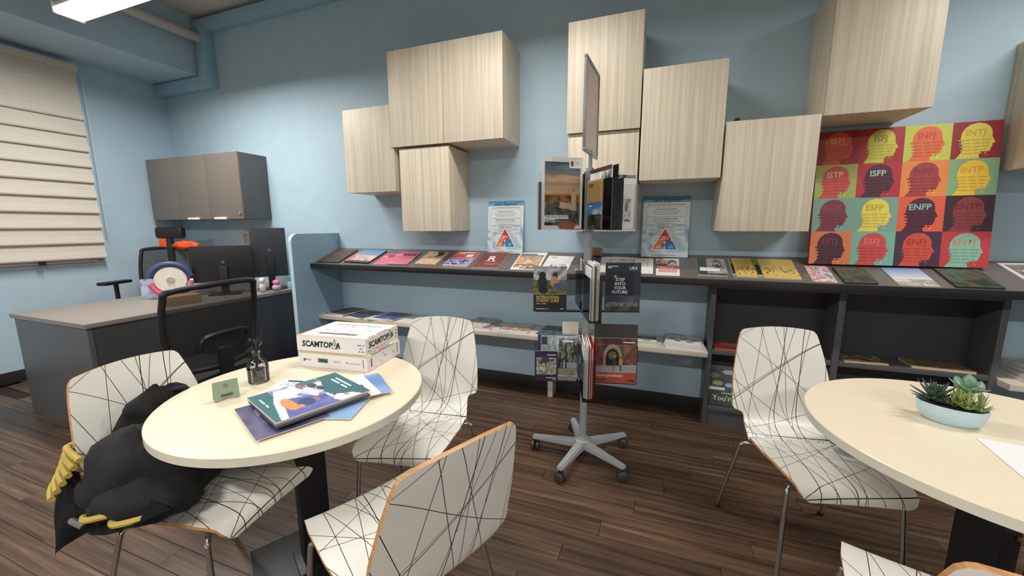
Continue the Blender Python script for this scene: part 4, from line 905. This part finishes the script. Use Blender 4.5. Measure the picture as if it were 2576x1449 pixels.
def scribble(p, x0, y0, x1, y1, n, seed, c=(70, 66, 66)):
    rg = np.random.default_rng(seed)
    for _ in range(n):
        x, y = rg.uniform(x0, x1), rg.uniform(y0, y1)
        for _k in range(4):
            dx, dy = rg.uniform(-.03, .03), rg.uniform(-.03, .03); p.rect(min(x, x+dx), min(y, y+dy), max(x, x+dx)+.006, min(y, y+dy)+.012, c, .8); x += dx; y += dy
    return p
def rim(p):
    return p.rect(0, 0, 1, .05, (240, 184, 150)).rect(0, 0, .03, .6, (236, 190, 160)).rect(0, .95, 1, 1, (226, 226, 130)).rect(.97, .80, 1, 1, (240, 232, 100)).rect(.975, .5, 1, .7, (120, 120, 150)).rect(.975, .35, 1, .5, (206, 80, 120)).rect(.975, .1, 1, .3, (130, 180, 90))
top = rim(scribble(Pic(70, 54, (238, 232, 230)), .12, .2, .88, .85, 46, 5, (130, 124, 124)))
front = Pic(60, 14, (236, 232, 230)); side = Pic(50, 14, (238, 230, 228)); side.rect(.05, .16, .15, .22, (206, 90, 90)).ell(.21, .19, .018, .07, (190, 60, 70)).rect(.27, .16, .38, .22, (200, 110, 110)).ell(.45, .19, .018, .07, (80, 80, 90)).rect(.52, .16, .6, .22, (220, 160, 160)).ell(.67, .19, .018, .07, (190, 60, 70))
def scam(parent, w, h, x, y, s, z):
    K = (26, 24, 24)
    strokes(parent, x+s*4.16, y-.003, s*1.05, [(0, 0, .42, 1.12, .03, .03), (.42, 1.12, .84, 0, .03, .03), (0, 0, .84, 0, .03, .03), (.42, .25, .42, .65, .05, .05)], z, K)
    lettering(parent, [('SCAMTOP', x, y, s, K, 'LEFT', .035, .93, .12), ('A', x+s*4.72, y, s, K, 'LEFT', .035, .93, .12)], z)
bx_rz = R(6.3)
BXc = Vector((-1.302, 1.372))
lo = game_box(TZ, 'white board game box with sponsor logos, the lower of two on the table', BXc.x, BXc.y, bx_rz, W_, D_, H_, rim(Pic(40, 30, (238, 232, 230))),
              Pic(60, 14, (234, 230, 228)).rect(0, .93, 1, 1, (190, 190, 120)).rect(.06, .40, .18, .56, (190, 170, 174)).ell(.08, .48, .02, .1, (120, 60, 70)).rect(.28, .34, .43, .64, (70, 110, 84)).rect(.31, .42, .42, .54, (40, 60, 50)).rect(.51, .42, .61, .58, (190, 188, 190)).ell(.71, .50, .015, .07, (130, 120, 120)).rect(.73, .44, .9, .50, (176, 172, 172)).rect(.93, .25, .955, .8, (150, 146, 146)),
              scribble(Pic(50, 14, (238, 228, 226)), .25, .25, .82, .75, 26, 8, (90, 84, 84)).rect(.08, .2, .12, .8, (110, 104, 104)).rect(.90, .2, .92, .9, (40, 36, 36)).rect(0, .93, .12, 1, (240, 232, 100)).rect(.12, .93, .3, 1, (120, 120, 150)).rect(.3, .93, .55, 1, (206, 80, 120)).rect(.55, .93, .8, 1, (130, 180, 90)))
top_b = game_box(TZ+H_+.0008, 'white board game box with large black title, the upper of two on the table', BXc.x-.012, BXc.y+.006, bx_rz+R(.5), W_, D_, H_, top, front, side)
scam(top_b[1], W_, H_, -W_/2+.028, .022, .036, .0012)
scam(top_b[2], D_, H_, -D_/2+.02, .026, .037, .0012)
lettering(top_b[1], [((4, 2,), .150, .040, .009, (110, 106, 106)), ((3,), .150, .026, .009, (110, 106, 106)), ((2, 3,), .150, .012, .009, (110, 106, 106))], .0012)
lettering(top_b[2], [((2,), .115, .046, .010, (60, 56, 56)), ((3,), .115, .030, .010, (60, 56, 56)), ((2,), .115, .014, .010, (60, 56, 56))], .0012)
lettering(top_b[0], [((9,), 0, .045, .040, (120, 112, 112), 'CENTER', .02), ((4, 3, 6, 3, 9,), 0, .205, .014, (150, 144, 144))], .0012)

def table_mag(cx, cy, ang, w, h, t, pic, label, z, texts=(), name='magazine', cat='magazine', pages=None):
    return magazine(name, label, w, h, t, pic, texts, 'brochures on the near round table', cat, Matrix.Translation((cx, cy, z)) @ Matrix.Rotation(R(ang), 4, 'Z') @ Matrix.Translation((0, -h/2, 0)), pages=pages)
NP = mat('dark_page_block', (70, 68, 78), .6)
z = TZ+.0004
table_mag(-1.240, 1.015, 12, .250, .200, .002, Pic(30, 40, (236, 234, 230)).words(.1, .8, .8, (60, 60, 64), .03, 2).words(.1, .7, .7, (60, 60, 64), .03, 3), 'white leaflet with black lettering lowest under the pile', z, [((4,), .25, .86, .03, (50, 50, 54), 'CENTER', .02)])
z += .0032
table_mag(-1.085, .945, 18, .360, .200, .002, Pic(30, 40, (140, 180, 224)).grad(0, 0, 1, 1, (130, 170, 220), (160, 196, 232)), 'light blue leaflet sticking out on both sides of the pile', z)
z += .0032
table_mag(-1.125, .858, -24, .280, .205, .002, Pic(36, 44, (74, 70, 112)).blot(0, 0, 1, 1, [(70, 66, 106), (96, 88, 130), (56, 54, 96)], 3, 4), 'dark violet leaflet poking out at the near corner of the pile', z, [((7,), .2, .2, .016, (150, 140, 176), 'LEFT')])
z += .0032
table_mag(-1.050, 1.075, -38, .215, .270, .002, Pic(36, 44, (100, 140, 206)).blot(0, 0, 1, 1, [(96, 136, 204), (120, 156, 214), (150, 180, 226)], 3, 6), 'mid blue leaflet showing at the right of the pile', z)
z += .0032
table_mag(-1.075, 1.020, -32, .225, .285, .004, Pic(36, 44, (232, 230, 228)).rect(.3, .75, .9, .8, (70, 66, 70)), 'white brochure second from the top of the pile', z, [((5,), .6, .85, .02, (70, 66, 70))])
z += .0052
table_mag(-1.098, .950, -21, .265, .300, .008, Pic(20, 24, (100, 96, 104)), 'dark-edged magazine directly under the teal one', z, (), pages=NP)
z += .0092
p = Pic(66, 90, (48, 110, 116)).blot(0, .20, 1, .74, [(196, 206, 226), (120, 130, 160), (214, 226, 236), (190, 176, 186)], 5, 24).poly([(0, 1), (1, 1), (1, .70), (.55, .64), (0, .80)], (44, 104, 112)).poly([(0, .20), (0, 0), (1, 0), (1, .06), (.45, .12)], (48, 112, 116)).poly([(.05, .25), (.45, .14), (1, .05), (1, .20), (.5, .26), (.3, .50), (.1, .45)], (232, 218, 226))
p.poly([(.42, .24), (1, .12), (1, .66), (.60, .58)], (92, 96, 176)).blot(.62, .30, 1, .62, [(92, 96, 176), (110, 112, 196), (84, 88, 160)], 3, 25).ell(.72, .48, .07, .05, (170, 110, 90)).ell(.70, .40, .13, .08, (60, 66, 120)).ell(.78, .30, .06, .045, (226, 140, 80)).ell(.62, .24, .22, .06, (232, 148, 74)).ell(.22, .62, .10, .05, (90, 60, 50)).ell(.40, .66, .09, .035, (80, 60, 56)).ell(.15, .52, .12, .05, (160, 110, 96)).ell(.42, .54, .2, .05, (210, 214, 230)).poly([(.86, .84), (1, .90), (1, .66), (.88, .62), (.76, .70)], (236, 230, 226)).poly([(0, .72), (.14, .74), (.16, .55), (0, .50)], (60, 116, 130))
table_mag(-1.108, .958, -20, .265, .305, .006, p, 'teal magazine with students and a violet photo on top of the pile', z, [((13,), .22, .90, .017, (206, 228, 228), 'LEFT', .01), ((7, 5,), .22, .845, .017, (206, 228, 228), 'LEFT', .01), ((10,), .82, .78, .009, (110, 100, 100)), ((2, 5,), .82, .755, .009, (110, 100, 100)), ((8, 4,), .20, .06, .012, (200, 226, 226), 'LEFT')])

t = thing('reed_diffuser', 'glass reed diffuser bottle with dark liquid and black sticks', 'diffuser', (-1.462, 1.035, TZ+.0004))
outer = [(0, 0), (.034, 0), (.037, .004), (.037, .05), (.038, .062), (.034, .080), (.022, .095), (.0145, .103), (.0135, .118), (.019, .124), (.019, .129), (.0115, .129)]
inner = [(.0105, .118), (.0105, .104), (.019, .092), (.031, .078), (.035, .062), (.034, .05), (.034, .006), (0, .005)]
turned('bottle', outer+inner, M_GLASS, t, 32)
turned('liquid', [(0, .0065), (.0325, .0065), (.0325, .050), (0, .050)], mat('dark_liquid', (18, 17, 16), .15), t, 28)
for k, (a, b, c) in enumerate(((.030, .018, .235), (-.010, .030, .165), (.026, -.016, .170), (.012, .012, .215))):
    rod('reed', [(-a*.4, -b*.4, .012), (a*.10, b*.10, .125), (a, b, c)], .0022, M_BPLAS, t, 6)
bm = bmesh.new()
for k in range(7):
    a = k*.9; q = [Vector((.014*math.cos(a), .014*math.sin(a), .150+.004*k)), Vector((.030*math.cos(a+.5), .030*math.sin(a+.5), .166+.004*k)), Vector((.022*math.cos(a+1.1), .022*math.sin(a+1.1), .150+.006*k)), Vector((.004, .004, .140))]
    bm.faces.new([bm.verts.new(v) for v in q])
obj('dried_flower', bm, M_BPLAS, t)
# green card stand
t = thing('card_stand', 'sage green card stand with a slot on the near table', 'stand', (-1.400, .872, TZ+.0004), R(66))
M_SAGE = mat('sage_plastic', (142, 160, 134), .5, 0, .03, 60)
sl = Matrix.Translation((0, .010, .002)) @ Matrix.Rotation(R(-12), 4, 'X')
fp = thing_part = None
bm = bmesh.new(); bx(bm, -.037, .037, -.002, .002, .022, .068, 0, 0, sl); bx(bm, -.037, -.018, -.002, .002, 0, .022, 0, 0, sl); bx(bm, .018, .037, -.002, .002, 0, .022, 0, 0, sl)
obj('front_plate', bm, M_SAGE, t)
box('back_plate', (-.037, .037, -.002, .002, 0, .066), M_SAGE, t, .0, Matrix.Translation((0, .042, .002)) @ Matrix.Rotation(R(14), 4, 'X'))
turned('emblem', [(0, 0), (.008, 0), (.008, .0006), (0, .0006)], mat('sage_dark', (116, 134, 110), .5), t, 16).matrix_local = sl @ Matrix.Translation((0, -.002, .050)) @ Matrix.Rotation(R(90), 4, 'X')

# ---------------------------------------------------------------- black bag on the left chair
def lump(name, c, r, m, parent, seed, amp=.03, f=7.0, shape=None, seg=36):
    bm = bmesh.new(); bmesh.ops.create_uvsphere(bm, u_segments=seg, v_segments=seg//2, radius=1)
    for v in bm.verts:
        d = v.co.normalized(); k = 1+amp*noise.noise(d*2.1+Vector((seed, 0, 0)))*2+amp*.5*noise.noise(d*f+Vector((0, seed, 0)))
        q = Vector((d.x*r[0], d.y*r[1], d.z*r[2]))*k
        if shape: q = shape(q, d)
        v.co = q+Vector(c)
    return obj(name, bm, m, parent, 80)
bag = thing('black_bag', 'slumped black fabric bag with yellow cords on the left shell chair', 'bag', (-1.58, .68, .462))
def under_table(q, c):
    """keeps the soft bag below the table top where it reaches under it, and clear of the seat"""
    wx, wy, wz = q.x+c[0]-1.58, q.y+c[1]+.68, q.z+c[2]+.462
    d = math.hypot(wx+1.235, wy-1.035)-.445
    top = .690 if d < .012 else (.690+(d-.012)*6)
    return Vector((q.x, q.y, min(q.z, top-.462-c[2])))
def bag_lump(nm, c, r, seed, amp):
    return lump(nm, c, r, M_FABRIC, bag, seed, amp, 6, lambda q, d: under_table(Vector((q.x*(1-.25*max(0, d.z)), q.y, max(q.z, .004-c[2]))), c))
bag_lump('bag_body', (.060, .05, .125), (.170, .205, .150), 3.1, .10)
bag_lump('bag_top', (-.052, .165, .235), (.070, .185, .105), 5.7, .10)
bag_lump('bag_pocket', (.13, -.045, .085), (.175, .120, .085), 8.2, .08)
# the loose flap that hangs off the near side of the seat
bm = bmesh.new(); nx, ny = 14, 16; V = []
for j in range(ny+1):
    v = j/ny
    for i in range(nx+1):
        u = i/nx
        x = -.185+u*(.54-.20*v)-.015*v; hang = v*(.19*(1-u)**1.5+.095)
        y = -.105-.050*math.sin(min(1, v*1.6)*math.pi/2)+.012*math.sin(u*9+v*3)
        V.append(bm.verts.new((x, y, .115-hang)))
for j in range(ny):
    for i in range(nx):
        a = j*(nx+1)+i; bm.faces.new((V[a], V[a+1], V[a+nx+2], V[a+nx+1]))
bmesh.ops.solidify(bm, geom=list(bm.faces), thickness=.006)
obj('bag_flap', bm, M_FABRIC, bag, 60)
for k in range(6):
    zz = .105+.0215*k; dx = .012*k
    rod('cord_loop', [(-.172+dx, -.060, zz+.004), (-.172+dx, -.110, zz), (-.110+dx, -.158+.006*k, zz+.004), (-.040+dx, -.186+.010*k, zz-.002)], .0088, M_CORD, bag, 8, 5)
for k, (x, y) in enumerate(((.12, -.168), (.22, -.150))):
    rod('cord_loop', [(x-.05, y, .062), (x, y-.012, .076), (x+.06, y+.02, .088)], .009, M_CORD, bag, 8, 5)
rod('buckle', [(.02, -.172, .040), (.04, -.180, .050), (.07, -.172, .036)], .009, mat('grey_buckle', (110, 108, 112), .4), bag, 8, 3)
rod('strap', [(-.095, .01, .225), (-.100, .06, .272), (-.095, .13, .296), (-.080, .21, .285)], [.010]*4, mat('bag_webbing', (30, 30, 34), .8), bag, 8)

# ---------------------------------------------------------------- on the right table: planted bowl, papers; pouch on the chair
plant = thing('plant_bowl', 'pale blue oval bowl planted with three small succulents', 'plant', (.895, 1.545, TZ+.0004), R(-24))
plant.scale = (.90, .95, 1.05)
M_POT = mat('pale_blue_glaze', (186, 212, 222), .35, 0, .02, 40)
turned('bowl', [(0, 0), (.060, 0), (.078, .012), (.086, .034), (.090, .055), (.086, .056), (.080, .036), (.0, .030)], M_POT, plant, 48, .98, .68)
turned('soil', [(0, .030), (.082, .042), (.060, .046), (0, .050)], mat('soil', (58, 46, 36), .95, 0, .3, 200, .6), plant, 32, .96, .66)
def leaf_mesh(L, w, thick, curl):
    bm = bmesh.new(); n = 6; rows = []
    for i in range(n+1):
        t = i/n; ww = w*math.sin(math.pi*min(.98, t*.82+.16))**.8; y = L*t; zc = curl*t*t
        rows.append([bm.verts.new((-ww, y, zc+thick*.3)), bm.verts.new((0, y, zc-thick*(1-t))), bm.verts.new((ww, y, zc+thick*.3)), bm.verts.new((0, y, zc+thick*.15))])
    for a, b in zip(rows, rows[1:]):
        for k in range(4): bm.faces.new((a[k], a[(k+1) % 4], b[(k+1) % 4], b[k]))
    bm.faces.new(rows[0]); bm.faces.new(rows[-1])
    me = bpy.data.meshes.new('leaf'); bmesh.ops.recalc_face_normals(bm, faces=bm.faces); bm.to_mesh(me); bm.free()
    for p in me.polygons: p.use_smooth = True
    return me
def rosette(pos, mesh, m, rings, seed):
    if not mesh.materials: mesh.materials.append(m)
    rg = random.Random(seed)
    for n, el, sc, zz in rings:
        for k in range(n):
            o = mesh_obj('leaf', mesh, plant); o.location = (pos[0], pos[1], pos[2]+zz)
            o.rotation_euler = (R(el+rg.uniform(-7, 7)), 0, 2*math.pi*k/n+rg.uniform(-.25, .25)); s = sc*rg.uniform(.85, 1.12); o.scale = (s, s, s)
rosette((-.042, .004, .056), leaf_mesh(.074, .0085, .006, .004), mat('dark_succulent', (62, 84, 68), .5, 0, .2, 60), [(11, 12, 1, 0), (9, 38, .9, .004), (6, 62, .75, .008)], 2)
tuft = leaf_mesh(.036, .0042, .003, .006)
for q in range(9):
    a = q*2.4; rr = .012+.014*(q % 3)
    rosette((.028+rr*math.cos(a), -.008+rr*math.sin(a)*.8, .052+.004*(q % 4)), tuft, mat('light_green_sprig', (138, 156, 88), .6, 0, .25, 60), [(6, 25, 1, 0), (4, 60, 1.1, .012)], 5+q)
rosette((.035, .035, .092), leaf_mesh(.056, .024, .006, .010), mat('blue_green_leaf', (124, 162, 134), .45, 0, .15, 40), [(7, 18, 1.05, 0), (4, 46, .8, .008)], 9)
pp = magazine('paper_sheet', 'white printed sheet lying on the plant table', .210, .297, .0008, Pic(40, 56, (238, 236, 238)).words(.3, .8, .70, (150, 148, 156), .012, 3).poly([(.45, .55), (.62, .60), (.70, .50), (.55, .46)], (190, 188, 196)), (), None, 'paper', Matrix.Translation((.985, 1.282, TZ+.0005)) @ Matrix.Rotation(R(-8), 4, 'Z') @ Matrix.Translation((0, -.1485, 0)))
pouch = thing('blue_pouch', 'small dark blue fabric pouch on the chair beside the plant table', 'pouch', (.760, 1.800, .475))
lump('pouch_body', (0, 0, .050), (.075, .055, .050), mat('navy_fabric', (40, 58, 98), .8, 0, .2, 160, .4), pouch, 2.2, .08, 6, lambda q, d: Vector((q.x, q.y, max(q.z, -.046))), 20)
rod('zip', [(-.05, -.012, .098), (0, -.008, .106), (.05, -.012, .096)], .004, M_STEEL, pouch, 6, 3)

# ---------------------------------------------------------------- office chairs
def mesh_back(parent, w0, w1, z0, z1, yb, lean, name='back_frame'):
    """rounded frame loop with a see-through mesh panel; back plane at y=yb leaning by lean per metre"""
    def P(x, z): return Vector((x, yb-lean*(z-z0)-.10*(x/w0)**2*-.5, z))
    pts = []
    for (x, z) in ((-w0*.85, z0), (0, z0-.015), (w0*.85, z0), (w0, z0+.06), (w1*1.02, (z0+z1)/2), (w1, z1-.05), (w1*.88, z1), (0, z1+.015), (-w1*.88, z1), (-w1, z1-.05), (-w1*1.02, (z0+z1)/2), (-w0, z0+.06)): pts.append(P(x, z))
    loop = smooth_path(pts+[pts[0]], 5)[:-1]
    bm = bmesh.new(); tube(bm, loop, .017, 8, closed=True); fr = obj(name, bm, M_BPLAS, parent, 50)
    bm = bmesh.new(); vs = [bm.verts.new(p) for p in loop]; c = bm.verts.new(P(0, (z0+z1)/2)+Vector((0, -.015, 0)))
    for i in range(len(vs)): bm.faces.new((vs[i], vs[(i+1) % len(vs)], c))
    obj('mesh_panel', bm, M_MESH, parent, 80)
    return fr
def star_base(parent, m):
    for k in range(5):
        a = R(18+72*k); M = Matrix.Rotation(a, 4, 'Z')
        bm = bmesh.new(); vs = [bm.verts.new(M @ Vector(p)) for p in ((.02, -.03, .07), (.02, .03, .07), (.02, .024, .125), (.02, -.024, .125), (.31, -.016, .065), (.31, .016, .065), (.31, .013, .085), (.31, -.013, .085))]
        for q in ((0, 3, 2, 1), (4, 5, 6, 7), (0, 1, 5, 4), (1, 2, 6, 5), (2, 3, 7, 6), (3, 0, 4, 7)): bm.faces.new([vs[i] for i in q])
        obj('base_arm', bm, m, parent)
        p = M @ Vector((.30, 0, 0)); bm = bmesh.new(); lathe(bm, [(0, -.024), (.026, -.024), (.030, -.016), (.030, .016), (.026, .024), (0, .024)], 16)
        bmesh.ops.rotate(bm, verts=bm.verts, matrix=Matrix.Rotation(R(90), 3, 'X')); bmesh.ops.translate(bm, verts=bm.verts, vec=(p.x, p.y, .031)); obj('caster', bm, M_BPLAS, parent, 40)
    rod('gas_lift', [(0, 0, .10), (0, 0, .42)], .026, M_BPLAS, parent, 16)
def cushion(name, x0, x1, y0, y1, z0, z1, m, parent): return box(name, (x0, x1, y0, y1, z0, z1), m, parent, .03)
def arm(parent, s, z):
    bm = bmesh.new(); tube(bm, smooth_path([(s*.20, -.02, .44), (s*.285, -.02, .45), (s*.295, -.015, .52), (s*.295, -.01, z-.03)], 4), .018, 8); a = obj('arm_post', bm, M_BPLAS, parent, 50)
    box('arm_pad', (s*.295-.045, s*.295+.045, -.14, .13, z-.03, z), M_BPLAS, a, .010)
t = thing('desk_chair', 'black mesh office chair with a headrest and orange seat behind the desk', 'office chair', (-4.63, 2.27, 0), R(-68-90), 'black mesh office chairs')
star_base(t, M_BPLAS); cushion('seat', -.25, .25, -.24, .25, .43, .51, M_ORANGE, t)
mesh_back(t, .23, .25, .62, 1.13, -.27, .14)
box('spine', (-.03, .03, -.36, -.325, .42, 1.24), M_BPLAS, t, .008)
bm = bmesh.new(); bx(bm, -.14, .14, -.40, -.33, 1.235, 1.36, .033); obj('headrest', bm, M_BPLAS, t, 50)
box('headrest_bracket', (.01, .10, -.350, -.326, 1.145, 1.236), M_ORANGE, t, .004)
for s in (-1, 1): arm(t, s, .84)
t = thing('visitor_chair', 'black mesh office chair standing between the desk and the near round table', 'office chair', (-2.62, 1.455, 0), R(186-90), 'black mesh office chairs')
star_base(t, M_BPLAS); cushion('seat', -.25, .25, -.22, .26, .42, .50, mat('black_seat_fabric', (24, 22, 22), .85, 0, .2, 160, .3), t)
mesh_back(t, .235, .265, .56, 1.02, -.25, .10)
rod('lumbar_support', [(-.14, -.272, .66), (-.13, -.285, .735), (0, -.292, .75), (.13, -.285, .735), (.14, -.272, .66)], .014, M_BPLAS, t, 8, 4)
box('spine', (-.035, .035, -.285, -.245, .40, .66), M_BPLAS, t, .008)

# ---------------------------------------------------------------- on the office desk
def monitor(x, y, ang, W, Hh, z, label, m):
    t = thing('monitor', label, 'monitor', (x, y, DZ+.0006), R(ang), 'desk monitors')
    box('screen_back', (-W/2, W/2, -.022, .012, z, z+Hh), m, t, .006)
    box('screen', (-W/2+.012, W/2-.012, .0122, .0132, z+.012, z+Hh-.012), mat('dark_screen', (14, 15, 18), .15), t)
    box('neck', (-.03, .03, -.045, -.022, .006, z+Hh*.45), M_BPLAS, t, .004)
    box('foot', (-.12, .12, -.12, .06, 0, .010), M_BPLAS, t, .003)
    turned('emblem', [(0, 0), (.014, 0), (.014, .0008), (0, .0008)], mat('badge_grey', (90, 92, 94), .4), t, 16).matrix_local = Matrix.Translation((0, -.0225, z+Hh*.55)) @ Matrix.Rotation(R(90), 4, 'X')
    return t
monitor(-3.72, 2.42, 48, .46, .33, .11, 'black monitor turned away in the middle of the office desk', M_BPLAS)
monitor(-3.60, 2.79, 56, .30, .48, .12, 'dark portrait monitor turned away near the blue partition', mat('slate_plastic', (48, 52, 56), .35))
disc = thing('round_fan', 'white round desk fan with a navy and pink rim standing on the desk', 'fan', (-3.92, 2.10, DZ+.0006), R(58))
disc.scale = (1.4, 1.4, 1.4)
Mx = Matrix.Translation((0, 0, .115)) @ Matrix.Rotation(R(90), 4, 'X')
turned('fan_face', [(0, .002), (.072, .002), (.080, .012), (.076, .022), (0, .024)], mat('cream_plastic', (232, 226, 212), .45, 0, .06, 60), disc, 36).matrix_local = Mx
turned('fan_hub', [(0, .024), (.020, .024), (.018, .030), (0, .030)], mat('grey_hub', (176, 172, 166), .5), disc, 20).matrix_local = Mx
bm = bmesh.new(); tube(bm, [Mx @ Vector((.097*math.cos(a), .097*math.sin(a), .010)) for a in [R(10+16*k) for k in range(11)]], .018, 8); obj('navy_rim', bm, mat('navy_plastic', (58, 68, 108), .5), disc, 50)
bm = bmesh.new(); tube(bm, [Mx @ Vector((.097*math.cos(a), .097*math.sin(a), .010)) for a in [R(192+16*k) for k in range(11)]], .017, 8); obj('pink_rim', bm, mat('pink_plastic', (222, 100, 134), .5), disc, 50)
o = magazine('plastic_folder', 'translucent pale blue folder standing beside the round fan', .13, .17, .004, Pic(20, 22, (150, 160, 190)).blot(0, 0, 1, 1, [(130, 140, 176), (170, 180, 206), (110, 118, 150)], 3, 3), (), None, 'folder', facing((-4.06, 2.02, DZ+.001), (.86, -.5, 0), .18))
for i in range(2):
    magazine('paper_packet', ['white paper packet tilted on the desk behind the fan', 'white and tan paper packet lying on the desk behind the fan'][i], .16, .10, .03, Pic(20, 14, (236, 228, 226)).rect(0, .3, 1, .6, (206, 170, 120) if i else (236, 226, 226)), (), None, 'packet', Matrix.Translation((-3.98+.03*i, 2.37-.07*i, DZ+.001+.034*(1-i))) @ Matrix.Rotation(R(58+9*i), 4, 'Z') @ Matrix.Rotation(R(66*(1-i)+2), 4, 'X'))
bm = bmesh.new(); bx(bm, -.11, .11, -.07, .07, 0, .07, .003)
o = obj('cardboard_box', bm, mat('brown_cardboard', (186, 158, 116), .8, 0, .06, 60), None, 35); o.location = (-3.56, 1.96, DZ+.0006); o.rotation_euler = (0, 0, R(85)); tag(o, 'brown cardboard box on the desk seen through the visitor chair mesh', 'box')
fr = thing('photo_frame', 'pale pink frame on the wall above the desk', 'frame', (-4.03, WY-.001, 1.00))
M_PF = mat('pale_pink_frame', (204, 186, 188), .5)
for d in ((-.20, .20, -.025, 0, .28, .31), (-.20, -.17, -.025, 0, 0, .28), (.15, .20, -.025, 0, -.22, .28), (-.17, .15, -.025, 0, 0, .03)): box('frame_bar', d, M_PF, fr, .003)
box('picture', (-.17, .15, -.010, -.002, .03, .28), mat('frame_picture', (176, 164, 168), .5, 0, .1, 20), fr)
def blob_thing(name, label, cat, x, y, parts):
    t = thing(name, label, cat, (x, y, DZ+.0006))
    for i, (nm, c, r, rgb) in enumerate(parts): lump(nm, c, r, mat(nm+'_%d_%d_%d' % rgb, rgb, .6), t, 3+i, .08, 5, None, 16)
blob_thing('pink_toy', 'small pink soft toy on the desk beside the monitor', 'toy', -3.43, 2.70, [('toy_body', (0, 0, .030), (.045, .04, .030), (190, 170, 180)), ('toy_head', (0, 0, .078), (.035, .03, .026), (240, 110, 160))])
blob_thing('cream_toy', 'small cream figure on the desk between the monitors', 'toy', -3.46, 2.58, [('toy_body', (0, 0, .045), (.03, .03, .045), (206, 192, 180)), ('toy_head', (0, 0, .110), (.026, .026, .028), (226, 212, 196))])
tb = thing('tissue_box', 'teal tissue box with a crumpled tissue at the partition end of the desk', 'box', (-3.43, 2.92, DZ+.0006), R(10))
box('carton', (-.06, .06, -.05, .05, 0, .06), mat('pale_teal_card', (150, 190, 190), .6), tb, .003)
box('upper_carton', (-.05, .05, -.045, .045, .0605, .125), mat('blue_card', (80, 150, 186), .6), tb, .003)
lump('tissue', (0, 0, .138), (.03, .025, .022), M_WHITE, tb, 4, .3, 5, None, 16)

oc = lump('orange_cloth', (0, 0, 0), (.14, .035, .045), M_ORANGE, None, 6.1, .2, 6, None, 20); oc.location = (-4.56, 2.635, 1.165); oc.rotation_euler = (0, R(6), R(22))
tag(oc, 'crumpled bright orange cloth draped over the desk chair back', 'cloth')
